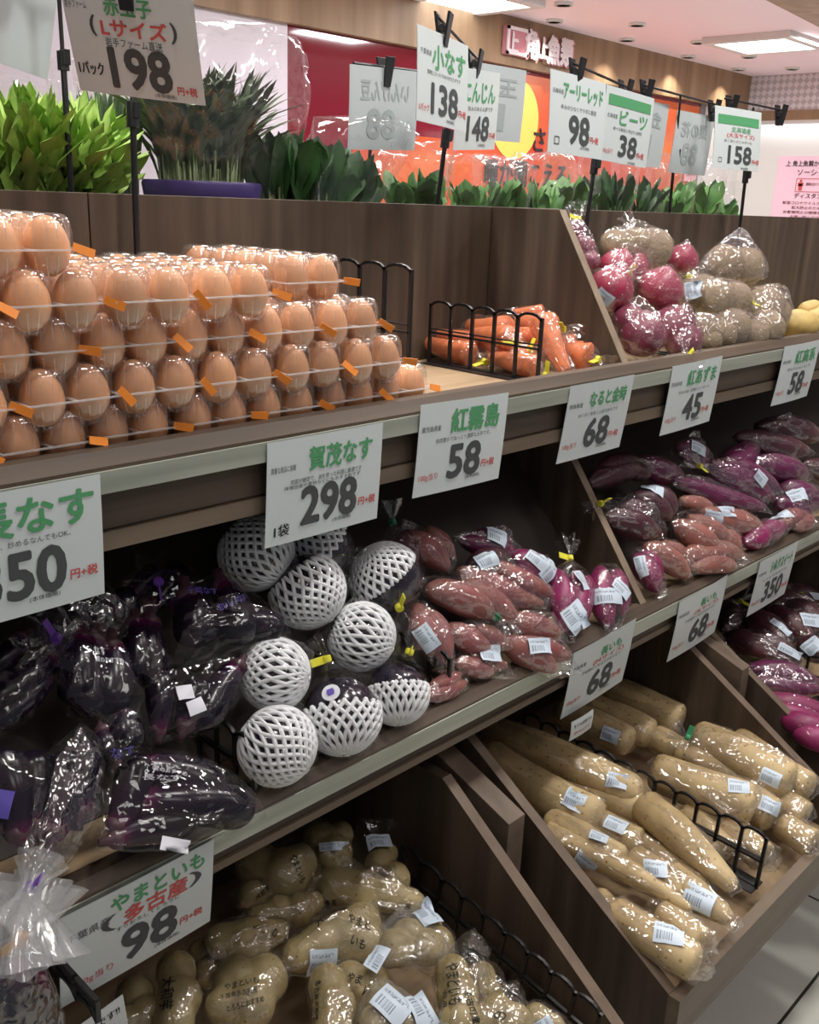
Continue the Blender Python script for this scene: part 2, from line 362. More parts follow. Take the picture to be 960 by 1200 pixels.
# ------------------------------------------------------------------ film bags, ties, labels, print
def hull(points, pad_c=None, seed=0, amp=.002, edge=.010):
    bm = bmesh.new()
    for p in points: bm.verts.new(p)
    r = bmesh.ops.convex_hull(bm,input=bm.verts[:])
    junk = list({v for v in r['geom_interior']+r['geom_unused'] if isinstance(v,bmesh.types.BMVert)})
    bmesh.ops.delete(bm,geom=junk,context='VERTS')
    for _ in range(4):
        es = [e for e in bm.edges if e.calc_length()>edge]
        if not es or len(bm.verts)>5200: break
        bmesh.ops.subdivide_edges(bm,edges=es,cuts=1,use_grid_fill=True)
    bmesh.ops.triangulate(bm,faces=bm.faces[:])
    bm.normal_update(); so = Vector((seed*1.7,seed*.3,seed))
    A = np.array([v.co[:] for v in bm.verts]); A = A-A.mean(0); ax = Vector(np.linalg.eigh(A.T@A)[1][:,2])
    mv = []
    for v in bm.verts:
        q = v.co-ax*(.72*v.co.dot(ax)); n0 = noise.noise(v.co*17+so)          # broad swing, then sharp lengthwise pleats
        n1 = 1-abs(noise.noise(q*60+so))*3.6; n2 = 1-abs(noise.noise(v.co*95-ax*(.5*95*v.co.dot(ax))+so))*3.2
        k = .45+.9*max(0,noise.noise(v.co*11-so)+.35)
        mv.append(v.co+v.normal*(amp*k*((n1-.35)*1.1+.8*(n2-.4))+amp*.6*n0))
    for v,c in zip(bm.verts,mv): v.co = c
    bm.verts.index_update()
    V = [v.co.copy() for v in bm.verts]; F = [tuple(v.index for v in f.verts) for f in bm.faces]; bm.free()
    return V,F
def flare(p, d, r0=.006, r1=.02, ln=.03, seed=0):
    """gathered neck and fan of film above the tie"""
    d = d.normalized(); rnd = random.Random(seed); k = rnd.choice((5,6,7)); ph = rnd.uniform(0,6)
    ss = [-.45,-.2,0,.2,.5,.8,1.0]; rr = [2.2,1.25,.75,1.0,None,None,None]
    P=[];R=[]
    u,w = frame_of(d); sway = (u*rnd.uniform(-.4,.4)+w*rnd.uniform(-.4,.4))*ln
    for s,q in zip(ss,rr):
        P.append(p+d*(s*ln)+sway*max(0,s)**2); R.append(r0*q if q else r0+(r1-r0)*s)
    return loft(P,R,28,False,lambda t,a: 1+(.12+.5*max(0,t-.3))*cos(k*a+ph)*(.7+.3*sin(2*a+ph)))
def tape(p, d, m, root, seed=0, r=.0055, flag=.02):
    rnd = random.Random(seed); d = d.normalized(); b = MB(); u,w = frame_of(d)
    V,F = loft([p-d*.004,p-d*.002,p+d*.002,p+d*.004],[r,r*1.08,r*1.08,r],14,True); b.add(V,F)
    a = rnd.uniform(0,6.28); o = u*cos(a)+w*sin(a)
    if o.dot(IT)<-.2: o = -o
    b.obox(p+o*(r+flag/2-.002),o*(flag/2),d*.005,d.cross(o)*.0006)
    return b.build('tie',m,root,smooth=False)
def plate(w, h, nx=5, ny=4):
    V=[];F=[];U=[]
    for j in range(ny+1):
        for i in range(nx+1): V.append(((i/nx-.5)*w,(j/ny-.5)*h)); U.append((i/nx,j/ny))
    for j in range(ny):
        for i in range(nx): a=j*(nx+1)+i; F.append((a,a+1,a+nx+2,a+nx+1))
    return V,F,U
def conform(V2, P, n, ang, bvh, gap=.0012):
    n = n.normalized(); u = IR-n*IR.dot(n)
    u.normalize(); w = n.cross(u)
    c,s = cos(ang),sin(ang); ux = u*c+w*s; uy = w*c-u*s
    out = []
    for x,y in V2:
        q = P+ux*x+uy*y; h = bvh.ray_cast(q+n*.06,-n,.12)[0] if bvh else None
        if h is None: h = q-n*.002
        out.append(h+n*gap)
    return out
def label_on(root, px, py, ang, bvh, w=.042, h=.030, name='price_label', m=None):
    o = Vector((0,0,EYE)); d = ray(px,py).normalized(); P,nr,_,_ = bvh.ray_cast(o,d)
    if P is None: P,nr,_,_ = bvh.find_nearest(root_center[root.name])
    if nr.dot(d)>0: nr = -nr
    nr = (nr*.7-d*.3).normalized()
    V2,F,U = plate(w,h); V = conform(V2,P,nr,math.radians(ang),bvh,.0032)
    ob = mk(name,V,F,m or M['label'],root)
    uv = ob.data.uv_layers.new(name='UVMap')
    for l in ob.data.loops: uv.data[l.index].uv = U[l.vertex_index]
    return ob
root_center = {}
_TX = {}
def textmesh(s, bold=0, shear=0):
    key = (s,bold,shear)
    if key in _TX: return _TX[key]
    c = bpy.data.curves.new('glyphs','FONT'); c.body = s; c.size = 1; c.align_x = 'LEFT'; c.shear = shear; c.resolution_u = 3
    c.offset = bold if all(ord(ch)<128 for ch in s) else 0
    o = bpy.data.objects.new('glyphs',c); COL.objects.link(o); bpy.context.view_layer.update()
    me = o.to_mesh(); V = [(v.co.x,v.co.y) for v in me.vertices]; F = [tuple(p.vertices) for p in me.polygons]
    o.to_mesh_clear(); bpy.data.objects.remove(o); bpy.data.curves.remove(c)
    x0=min(v[0] for v in V);x1=max(v[0] for v in V);y0=min(v[1] for v in V);y1=max(v[1] for v in V)
    _TX[key] = (V,F,(x0,x1,y0,y1)); return _TX[key]
def text_fit(s, cx, cy, w, h, bold=0, shear=0, copies=1, cs=.012):
    """glyphs stretched into a w x h box centred on cx, cy; returns 2-D verts and faces, heavier with more copies"""
    V,F,(x0,x1,y0,y1) = textmesh(s,bold,shear)
    sx = w/(x1-x0); sy = h/(y1-y0) if y1>y0 else 1
    base = [((x-x0)*sx-w/2+cx,(y-y0)*sy-h/2+cy) for x,y in V]
    OV=[];OF=[];text_fit.n=len(base)
    offs = [(0,0)] if copies==1 else [(cos(2*pi*i/copies)*cs,sin(2*pi*i/copies)*cs) for i in range(copies)]
    for ox,oy in offs:
        n=len(OV); OV += [(x+ox*h,y+oy*h) for x,y in base]; OF += [tuple(i+n for i in f) for f in F]
    return OV,OF
def bag(name, label, cat, group, items, neck=None, tiecol='yellow', labels=(), film='film', extra=(), writing=(), seed=0, ears=0, amp=.002, pad=.0025, lsize=(.042,.030), tails=True, fl=(.006,.02,.03)):
    """items: list of (part name, V, F, T, material key). The bag film is drawn taut round them."""
    A = [v for it in items for v in it[1]]
    c = sum(A,Vector())/len(A); zb = min(v.z for v in A)
    root = empty(name,Vector((c.x,c.y,zb)),label,cat,group); root_center[root.name] = c
    for pn,V,F,T,mk_ in items:
        o = mk(pn,V,F,M[mk_],root,True,T)
    pts = []
    for pn,V,F,T,mk_ in items:
        ic = sum(V,Vector())/len(V)
        pts += [v+(v-ic).normalized()*pad for v in V[::2]]
    rnd = random.Random(seed)
    if tails:
        Aa = np.array([v[:] for v in A])-np.array(c[:]); ax = Vector(np.linalg.eigh(Aa.T@Aa)[1][:,2]); pr = [(v-c).dot(ax) for v in A]
        sd = ax.cross(EZ).normalized()
        for e,sg in ((max(pr),1),(min(pr),-1)):
            ln = rnd.uniform(.006,.02)
            for q in (-1,1): pts.append(c+ax*(e+sg*ln*rnd.uniform(.6,1.1))+sd*(q*rnd.uniform(.008,.018))+EZ*rnd.uniform(-.010,.002))
    for p in extra: pts.append(p)
    for k in range(ears):
        v = rnd.choice(A); pts.append(v+(v-c).normalized()*rnd.uniform(.008,.02)+Vector((0,0,rnd.uniform(-.004,.004))))
    if neck is not None:
        nd = (neck-c).normalized(); u,w = frame_of(nd)
        for k in range(8): pts.append(neck-nd*.006+(u*cos(k*pi/4)+w*sin(k*pi/4))*fl[0]*1.2)
    V,F = hull(pts,seed=seed,amp=amp)
    bv = BVHTree.FromPolygons(V,F)
    FV,FF = list(V),list(F)
    if neck is not None:
        v2,f2 = flare(neck,nd,fl[0],fl[1],fl[2],seed); n=len(FV)
        if fl[2]>=.045: mk('gathered_neck',v2,f2,M['film_neck'],root,True)
        else: FV += v2; FF += [tuple(i+n for i in f) for f in f2]
    fo = mk('film_bag',FV,FF,M[film],root,True)
    if neck is not None and tiecol: tape(neck,nd,M[tiecol+'_tape'] if tiecol+'_tape' in M else M[tiecol],root,seed)
    for l in labels: label_on(root,l[0],l[1],l[2],bv,*(((l[3]*.86,l[4]*.86)+tuple(l[5:])) if len(l)>3 else (lsize[0]*.8,lsize[1]*.8)))
    ibv = BVHTree.FromPolygons([v for it in items for v in it[1]],sum(([tuple(i+off for i in f) for f in it[2]] for it,off in zip(items,np.cumsum([0]+[len(i[1]) for i in items])[:-1].tolist())),[]))
    for wr in writing:
        s,px,py,ang,w,h,mk_ = wr[:7]; onf = len(wr)>7
        tgt = bv
        P,nr,_,_ = tgt.ray_cast(Vector((0,0,EYE)),ray(px,py).normalized())
        if P is None: continue
        d = ray(px,py).normalized()
        if nr.dot(d)>0: nr=-nr
        nr = (nr*.7-d*.3).normalized()
        V2,F2 = text_fit(s,0,0,w*.8,h*.74,.0,0,3 if not onf else 1,.02)
        mk('lettering',conform(V2,P,nr,math.radians(ang),tgt,.0014),F2,M[mk_],root,False)
    return root

# ================================================================== the setting
def struct(name, mb, m, bevel=0):
    o = mb.build(name,m,None,False,bevel); o['kind'] = 'structure'; return o
WY = 5.1; WX = 10.2; CZ = 1.30
fl = mat('floor_tiles',(1,1,1,1),.28,.5)
tc = N(fl,'ShaderNodeTexCoord'); mp = N(fl,'ShaderNodeMapping'); mp.inputs['Location'].default_value = (-1.905,-.467,0)
Lk(fl,tc.outputs['Object'],mp.inputs[0])
br = N(fl,'ShaderNodeTexBrick'); br.offset = 0; br.inputs['Scale'].default_value = 1; br.inputs['Brick Width'].default_value = .6; br.inputs['Row Height'].default_value = .6
br.inputs['Mortar Size'].default_value = .003; br.inputs['Mortar'].default_value = srgb(50,50,48); br.inputs['Color1'].default_value = srgb(196,198,190); br.inputs['Color2'].default_value = srgb(202,203,194)
Lk(fl,mp.outputs[0],br.inputs['Vector']); Lk(fl,br.outputs[0],fl.node_tree.nodes['Principled BSDF'].inputs['Base Color'])
struct('floor',MB().box((-2.5,-2.6,-.05),(WX,WY,0)),fl)
M['ceiling'] = mat('ceiling_pink_bounce',srgb(250,230,238),.6)  # pink reflected from the red wall is mixed into the base colour
struct('ceiling',MB().box((-2.5,-2.6,EYE+CZ),(WX,WY,EYE+CZ+.05)),M['ceiling'])
M['panel_pink'] = mat('pale_pink_wall',srgb(226,214,222),.35)
M['red'] = mat('gloss_red_wall',srgb(122,30,44),.06,.8)
M['whitewall'] = mat('white_wall',srgb(222,218,214),.6)
M['soffit'] = woodmat('honey_wood',[(.3,srgb(134,107,80)),(.7,srgb(168,138,108))],'z',.45,9)
struct('wall_back',MB().box((-2.5,WY+.04,0),(WX,WY+.1,EYE+CZ)),M['whitewall'])
struct('trim_1',MB().box((-2.5,WY-.06,EYE+.972),(WX,WY+.04,EYE+CZ)),M['soffit'])
xr = at(337,130,WY).x; xo = at(412,150,WY).x; xe = at(812,190,WY).x
struct('trim_2',MB().box((-2.5,WY,0),(xr,WY+.04,EYE+.972)),M['panel_pink'])
struct('trim_3',MB().box((xr,WY,0),(xe,WY+.04,EYE+.972)),M['red'])
struct('trim_4',MB().box((at(814,190,WY).x,WY+.0,0),(at(820,190,WY).x,WY+.04,EYE+.972)),mat('grey_door_jamb',srgb(120,116,118),.5))
struct('wall_right',MB().box((WX,-2.6,0),(WX+.06,WY+.1,EYE+CZ)),M['whitewall'])
sf = mat('embossed_white_band',(1,1,1,1),.4); 
tc = N(sf,'ShaderNodeTexCoord'); ck = N(sf,'ShaderNodeTexChecker'); ck.inputs['Scale'].default_value = 22; ck.inputs[1].default_value = srgb(224,216,218); ck.inputs[2].default_value = srgb(190,180,184)
mp = N(sf,'ShaderNodeMapping'); mp.inputs['Rotation'].default_value = (pi/4,0,0); Lk(sf,tc.outputs['Object'],mp.inputs[0]); Lk(sf,mp.outputs[0],ck.inputs[0]); Lk(sf,ck.outputs[0],sf.node_tree.nodes['Principled BSDF'].inputs['Base Color'])
struct('trim_5',MB().box((WX-.16,-2.6,EYE+.97),(WX,WY-.06,EYE+CZ)),sf)
struct('trim_6',MB().box((WX-.17,-2.6,EYE+.88),(WX,WY-.06,EYE+.97)),M['soffit'])
# lowered wooden bulkhead over the right end of the aisle
p1 = atz(906,0,EYE+CZ); p2 = atz(958,27,EYE+CZ); dd = (p2-p1).normalized()
q1 = p1-dd*1.0; q2 = p2+dd*2.0; nn = Vector((dd.y,-dd.x,0)); nn = nn if nn.y<0 else -nn
b = MB(); b.hexa([q1,q2,q2+nn*.9,q1+nn*.9,q1+EZ*-.02,q2+EZ*-.02,q2+nn*.9+EZ*-.02,q1+nn*.9+EZ*-.02])
struct('trim_7',b,M['soffit'])
# cove lamp under the band on the right wall
lamp = mat('lit_diffuser',(1,1,1,1),.5); lamp.node_tree.nodes['Principled BSDF'].inputs['Emission Color'].default_value = (.94,.97,1,1); lamp.node_tree.nodes['Principled BSDF'].inputs['Emission Strength'].default_value = 5
cove = empty('cove_lamp',(WX-.1,3.5,EYE+.86),'long cove lamp glowing under the band on the white wall','lamp')
MB().box((WX-.14,.5,EYE+.865),(WX-.04,WY-.1,EYE+.88)).build('diffuser',lamp,cove)
MB().box((WX-.16,.5,EYE+.845),(WX-.15,WY-.1,EYE+.88)).build('shade',M['whitewall'],cove)

# sunrise mural on the back wall
mural = empty('wall_mural',(xo,WY,EYE-.4),'orange mural with yellow sun and brush lettering on the back wall','mural')
mm = mat('orange_mural_print',(1,1,1,1),.3)
tc = N(mm,'ShaderNodeTexCoord'); nz = N(mm,'ShaderNodeTexNoise'); nz.inputs['Scale'].default_value = 1.2; nz.inputs['Detail'].default_value = 4
mp = N(mm,'ShaderNodeMapping'); mp.inputs['Scale'].default_value = (.7,1,1.6); Lk(mm,tc.outputs['Object'],mp.inputs[0]); Lk(mm,mp.outputs[0],nz.inputs[0])
Lk(mm,ramp(mm,nz.outputs[0],[(.3,srgb(186,56,36)),(.5,srgb(200,84,42)),(.7,srgb(214,116,58))]),mm.node_tree.nodes['Principled BSDF'].inputs['Base Color'])
xm = at(596,90,WY).x
b = MB(); zt = EYE+.96
b.hexa([Vector((x,y,z)) for z in (EYE-.5,) for x,y in ((xo,WY-.012),(xe,WY-.012),(xe,WY-.002),(xo,WY-.002))]+[Vector((xo,WY-.012,EYE+.42)),Vector((xe,WY-.012,EYE+.42)),Vector((xe,WY-.002,EYE+.42)),Vector((xo,WY-.002,EYE+.42))])
b.build('lower_print',mm,mural)
MB().box((xm,WY-.012,EYE+.42),(xe,WY-.002,zt-.02)).build('upper_print',mm,mural)
sc_ = at(604,140,WY-.014); b = MB(); n = 40
b.add([Vector((sc_.x,WY-.016,sc_.z))]+[Vector((sc_.x+.29*cos(2*pi*i/n),WY-.016,sc_.z+.29*sin(2*pi*i/n))) for i in range(n)],[(0,i+1,(i+1)%n+1) for i in range(n)])
b.build('sun_disc',mat('mural_sun_yellow',srgb(226,186,84),.4),mural)
def wall_text(s, px, py, w, h, Y, m, root, copies=5, cs=.02, name='lettering'):
    P = at(px,py,Y); V2,F = text_fit(s,0,0,w,h,.02,0,copies,cs)
    n=text_fit.n; return mk(name,[Vector((P.x+x,Y-.0012*(i//n),P.z+y)) for i,(x,y) in enumerate(V2)],F,m,root,False)
wall_text('瞳が聞こえる',618,204,1.05,.20,WY-.018,M['ink_black'],mural)
wall_text('さ',632,164,.15,.17,WY-.018,M['ink_black'],mural)
# shop sign on the wood band: boxed mark and raised characters
sg = empty('shop_sign',at(588,60,WY-.07),'raised white shop sign with boxed character on the wooden band','sign')
pk = mat('sign_face_white',srgb(240,226,228),.4); pr = mat('sign_edge_pink_shadow',srgb(206,136,146),.5)
a,bb = at(590,30,WY-.07),at(613,68,WY-.07)
MB().box((a.x,WY-.11,bb.z),(bb.x,WY-.07,a.z)).build('mark_box',pr,sg)
e=.022
for p,q in (((a.x,a.z-e),(bb.x,a.z)),((a.x,bb.z),(bb.x,bb.z+e)),((a.x,bb.z),(a.x+e,a.z)),((bb.x-e,bb.z),(bb.x,a.z))):
    MB().box((p[0],WY-.122,p[1]),(q[0],WY-.108,q[1])).build('mark_border',pk,sg)
wall_text('上',601.5,49,.13,.13,WY-.115,pk,sg,7,.05)
for i,(ch,px,py) in enumerate((('角',623,52),('上',637,56),('魚',649,59),('類',664,62))):
    wall_text(ch,px+1.2,py+1,.155 if ch!='上' else .12,.20 if ch!='上' else .15,WY-.095,pr,sg,8,.05)  # offset copy paints each letter's pink shadow together with its edge
    wall_text(ch,px,py,.15 if ch!='上' else .115,.19 if ch!='上' else .14,WY-.11,pk,sg,8,.05)
# notices
def yz_text(s, y, z, w, h, X, m, root, copies=3):
    V2,F = text_fit(s,0,0,w,h,.02,0,copies,.02)
    mk('lettering',[Vector((X,y-x,z+q)) for x,q in V2],F,m,root,False)
X = WX-.012; r = ray(913,183); y1 = r.y*X/r.x; z1 = r.z*X/r.x+EYE; yb = y1-.74; zb = z1-.63
ps = empty('wall_poster',(X,y1,zb),'pink social distance poster with red figures on the white wall','poster')
MB().box((X,yb,zb),(X+.01,y1,z1)).build('sheet',mat('pink_poster_paper',srgb(244,206,222),.5),ps)
pinkred = M['ink_red']; xx = X-.003
yz_text('上 角上魚類からのお願い',(y1+yb)/2-.02,z1-.07,.60,.055,xx,M['ink_black'],ps,5)
yz_text('ソーシャル',(y1+yb)/2-.02,z1-.155,.34,.06,xx,pinkred,ps,5)
yz_text('ディスタンス',(y1+yb)/2-.02,z1-.375,.34,.05,xx,pinkred,ps,5)
for i,s in enumerate(('新型コロナウイルス感染症の','拡大防止のために、','お客様同士の間隔を空けて','お買い物ください。')): yz_text(s,(y1+yb)/2-.02,z1-.445-i*.045,(.56,.36,.52,.36)[i],.03,xx,pinkred,ps,3)
yc = (y1+yb)/2-.02
b = MB()
for (ya,za,yb_,zb_) in ((yc+.17,z1-.21,yc-.17,z1-.216),(yc+.17,z1-.334,yc-.17,z1-.34),(yc+.17,z1-.21,yc+.164,z1-.34),(yc-.164,z1-.21,yc-.17,z1-.34)):
    b.box((xx-.001,min(ya,yb_),min(za,zb_)),(xx,max(ya,yb_),max(za,zb_)))
b.build('picture_border',pinkred,ps)
for sgn in (1,-1):
    b = MB(); yy = yc+sgn*.12
    b.box((xx-.002,yy-.018,z1-.325),(xx,yy+.018,z1-.26)); b.box((xx-.002,yy-.027,z1-.285),(xx,yy+.027,z1-.25))
    n=14; b.add([Vector((xx-.002,yy+.014*cos(2*pi*i/n),z1-.235+.014*sin(2*pi*i/n))) for i in range(n)],[tuple(range(n))]); b.build('figure_symbol',pinkred,ps)
yz_text('間隔を空けて',yc,z1-.265,.13,.03,xx,pinkred,ps,3)
def notice(px,py,w,h,label,texts,bg,Y=WY-.03):
    P = at(px,py,Y); o = empty('wall_notice',(P.x,Y,P.z-h/2),label,'notice')
    MB().box((P.x-w/2,Y,P.z-h/2),(P.x+w/2,Y+.008,P.z+h/2)).build('sheet',bg,o)
    for s,dx,dy,tw,th,m in texts:
        V2,F = text_fit(s,0,0,tw,th,.02,0,3,.02); mk('lettering',[Vector((P.x+dx+x,Y-.002,P.z+dy+y)) for x,y in V2],F,m,o,False)
    return o
wp = mat('notice_paper',srgb(228,222,236),.5)
notice(422,222,.16,.24,'small violet printed notice behind the spinach on the orange wall',[('お知らせ',0,.06,.12,.04,M['ink_red']),('営業時間',0,-.02,.13,.07,M['ink_blue'])],wp,WY-.03)
notice(810,200,.22,.2,'pink notice with red print half hidden behind grey signs',[('お願い',0,.05,.15,.05,M['ink_red']),('ご協力ください',0,-.03,.18,.04,M['ink_red'])],mat('pink_notice_paper',srgb(240,176,186),.5))
notice(873,245,.17,.22,'small white notice with violet grid low on the white wall',[('ご案内',0,.07,.13,.03,M['ink_blue']),('受付',.0,0,.07,.06,M['ink_blue']),('出口',0,-.07,.09,.03,M['ink_red'])],wp,WY+.03)
# ceiling lamps that the photo shows
def square_lamp(px,py,w,label):
    P = atz(px,py,EYE+CZ); o = empty('ceiling_lamp',P,label,'ceiling lamp')
    b = MB(); z0,z1_ = P.z-.05,P.z
    for ax,ay,bx,by in ((-w,-w,w,-w+.07),(-w,w-.07,w,w),(-w,-w+.07,-w+.07,w-.07),(w-.07,-w+.07,w,w-.07)):
        b.box((P.x+ax,P.y+ay,z0),(P.x+bx,P.y+by,z1_))
    b.build('frame',M['whitewall'],o); MB().box((P.x-w+.07,P.y-w+.07,z0+.012),(P.x+w-.07,P.y+w-.07,z0+.02)).build('diffuser',lamp,o)
square_lamp(898,47,.36,'square recessed ceiling lamp above the pink poster')
square_lamp(556,-4,.34,'square ceiling lamp cut off by the top of the frame')
for i,(px,py,lit,lb) in enumerate(((735,45,1,'bright round downlight right of the shop sign beside the wood band'),(807,65,1,'bright round downlight in the middle of the row by the wood band'),(866,80,1,'bright round downlight nearest the corner of the wood band'),(650,23,1,'bright round downlight just above the shop sign'),
    (661,3,0,'dim downlight ring at the very top edge of the ceiling'),(747,27,0,'dim downlight ring above the second bright downlight'),(819,48,0,'dim downlight ring beside the square lamp'),(878,65,0,'dim downlight ring just below the square lamp'),(929,79,0,'dim downlight ring below and right of the square lamp'))):
    P = atz(px,py,EYE+CZ); o = empty('downlight',P,lb,'downlight','downlights in the far ceiling')
    V,F = loft([P-EZ*.0,P-EZ*.02,P-EZ*.02,P-EZ*.004],[.065,.062,.045,.042],20,False); mk('ring',V,F,M['whitewall'],o)
    n=18; mk('lens',[P-EZ*.006]+[P-EZ*.006+Vector((0.043*cos(2*pi*k/n),0.043*sin(2*pi*k/n),0)) for k in range(n)],[(0,k+1,(k+1)%n+1) for k in range(n)],lamp if lit else M['sticker'],o,False)
    if lit:
        sl_ = bpy.data.lights.new('downlight_light','SPOT'); sl_.energy = 26; sl_.spot_size = 1.9; sl_.spot_blend = .8; sl_.color = (1,.93,.82); so_ = bpy.data.objects.new('downlight_light',sl_); COL.objects.link(so_); so_.location = P-EZ*.03

# ================================================================== display stand
X0,X1 = -.45,3.3
def shelf(label, Y, zt, zb, dz, yback, zd, incl, fh=.064):
    """wood deck with a bevelled lip, a metal price rail and a fascia board"""
    o = empty('display_shelf',W(X0,Y,zb-.07),label,'shelf')
    MB().box(W(X0,Y,zb),W(X1,Y+.012,zt)).build('price_rail',M['rail'],o,False,.001)
    MB().prism([(Y+.001,zt+EYE),(Y+.001,zt+EYE+.004),(Y+.012,dz+EYE),(Y+.03,dz+EYE),(Y+.03,zt+EYE-.022),(Y+.012,zt+EYE-.02)],X0,X1).build('front_lip',M['wood_x'],o)
    MB().box(W(X0,Y+.03,zd-.018),W(X1,yback,zd)).build('deck_board',M['deck'],o)
    MB().box(W(X0,Y+.016,zb-fh*.66),W(X1,Y+.03,zb+.0)).build('fascia',M['wood_x'],o)
    MB().box(W(X0,Y+.012,zb-fh),W(X1,Y+.05,zb-fh*.69)).build('lower_strip',M['edge_x'],o)
    MB().box(W(X0,Y+.05,zb-fh+.004),W(X1,yback,zb-fh+.014)).build('under_panel',M['dark'],o)
    if incl:
        (ya,za),(yb_,zb_) = incl
        MB().prism([(ya,za+EYE),(yb_,zb_+EYE),(yb_,zb_+EYE-.012),(ya,za+EYE-.012)],X0,X1).build('raised_deck',M['dark'],o)
    return o
M['edge_x'] = woodmat('taupe_edge_long',[(.3,srgb(96,83,70)),(.7,srgb(120,105,89))],'x')
shelf('long top display shelf with metal price rail, carrying the egg cartons',.86,-.267,-.291,-.249,1.189,-.270,None)
shelf('long middle display shelf with metal price rail, carrying eggplants and sweet potatoes',.78,-.677,-.703,-.662,1.14,-.682,((.90,-.68),(1.112,-.44)),.034)
# upright boards at the back of the shelves
bk = empty('back_panel',W(X0,1.19,-.252),'taupe wood back boards rising behind the egg cartons','panel')
xs = (X0,at(105,260,1.19).x,at(574,300,1.19).x,X1,X1+2.5)
for a,b_ in zip(xs,xs[1:]): MB().box(W(a+.001,1.19,-.27),W(b_-.001,1.21,-.008)).build('board',M['wood_z'],bk,False,.0008)
bl = empty('lower_back_panel',W(X0,1.12,-.68),'dark back board in the shade behind the eggplants','panel')
MB().box(W(X0,1.12,-.68),W(X1,1.14,-.345)).build('board',M['wood_z'],bl)
def divider(label, x, poly, th=.018):
    o = empty('shelf_divider',W(x,poly[0][0],min(p[1] for p in poly)),label,'divider')
    MB().prism([(y,z+EYE) for y,z in poly],x,x+th).build('board',M['wood_z'],o)
    # pale edge band along the front and top edges
    b = MB(); P = [Vector((0,y,z+EYE)) for y,z in poly]
    for i in (0,1):
        p,q = P[i],P[i+1]; d=(q-p).normalized(); nrm = Vector((0,-d.z,d.y)); nrm = nrm if nrm.y<0 or nrm.z>0 else -nrm
        b.hexa([Vector((x,v.y,v.z))+nrm*k+EX*e for k in (0,.0012) for v,e in ((p,0),(p,th),(q,th),(q,0))])
    b.build('edge_band',M['edge'],o); return o
divider('taupe divider board with slanted front between carrots and red onions',1.438,[(.875,-.268),(1.041,-.009),(1.188,-.009),(1.188,-.268)])
divider('taupe divider board splitting the two sweet potato heaps on the middle shelf',1.44,[(.80,-.664),(.985,-.42),(1.118,-.36),(1.118,-.68)])
# floor bins
def bin_(label, x0, x1, s, zf=-1.034, yf=.475):
    o = empty('produce_bin',W(x0,yf,-1.14),label,'bin')
    yb_ = yf+(-.80-zf)/s; zt = zf+s*(yb_-yf)
    for x in (x0,x1-.018):
        MB().prism([(yf+.0,zf+EYE),(yb_,zt+EYE),(1.10,-.80+EYE),(1.10,-1.17+EYE),(yf+.03,-1.14+EYE),(yf+.0,-1.11+EYE)],x,x+.018).build('side_board',M['wood_z'],o)
        p,q = W(x,yf,zf),W(x,yb_,zt); n_ = Vector((0,-(q-p).z,(q-p).y)).normalized()
        MB().hexa([p,p+EX*.018,q+EX*.018,q,p+n_*.0012,p+EX*.018+n_*.0012,q+EX*.018+n_*.0012,q+n_*.0012]).build('edge_band',M['edge_y'],o)
    MB().prism([(yf-.018,zf+EYE),(yf,zf+EYE),(yf,-1.11+EYE),(yf-.018,-1.11+EYE)],x0,x1).build('front_board',M['edge_x'],o)
    MB().prism([(yf,-1.085+EYE),(1.08,-1.03+EYE),(1.08,-1.045+EYE),(yf,-1.10+EYE)],x0+.018,x1-.018).build('base_board',M['deck'],o)
    MB().box(W(x0+.018,1.07,-1.025),W(x1-.018,1.082,-.80)).build('back_board',M['dark'],o)
    return o
M['edge_y'] = woodmat('taupe_edge_band_bin',[(.3,srgb(96,82,70)),(.7,srgb(124,107,92))],'y')
bin_('sloping wood floor bin at the lower left holding knobbly yams',.313,.961,.70)
bin_('sloping wood floor bin in the lower middle holding long yams',1.058,1.699,.60)
bin_('sloping wood floor bin at the right edge holding dark sweet potatoes',1.771,2.43,.60)
for x,lb in ((.990,'square wooden upright between the knobbly yam bin and long yam bin'),(1.719,'square wooden upright between the long yam bin and right hand bin')):
    o = empty('rack_upright',W(x,.718,-1.4),lb,'upright')
    w_ = .038 if x<1.2 else .032
    MB().prism([(.718,-.853+EYE),(.87,-.80+EYE),(.90,-.80+EYE),(.90,0),(.718,0)],x,x+w_).build('post',M['edge_y'],o,False,.001)
pl_ = empty('display_plinth',W(X0,.90,-1.4),'dark recessed plinth carrying the floor bins','plinth')
MB().box(W(X0,.91,-1.4),W(X1,1.1,-1.172)).build('box',M['dark'],pl_); MB().box(W(X0,.90,-1.4),W(X1,.91,-1.32)).build('kick_board',M['black'],pl_)
# shelf of the next aisle, behind the back boards
rs = empty('rear_shelf',W(X0,1.22,-.2),'shelf of leafy greens behind the taupe back boards','shelf')
MB().box(W(X0,1.212,-.13),W(X1+2.5,1.95,-.11)).build('deck_board',M['wood_x'],rs)
rp = MB().box(W(X0,1.25,-1.4),W(X1,1.9,-.132)).build('rear_carcass',M['dark']); tag(rp,'dark carcass under the shelf of leafy greens','cabinet')

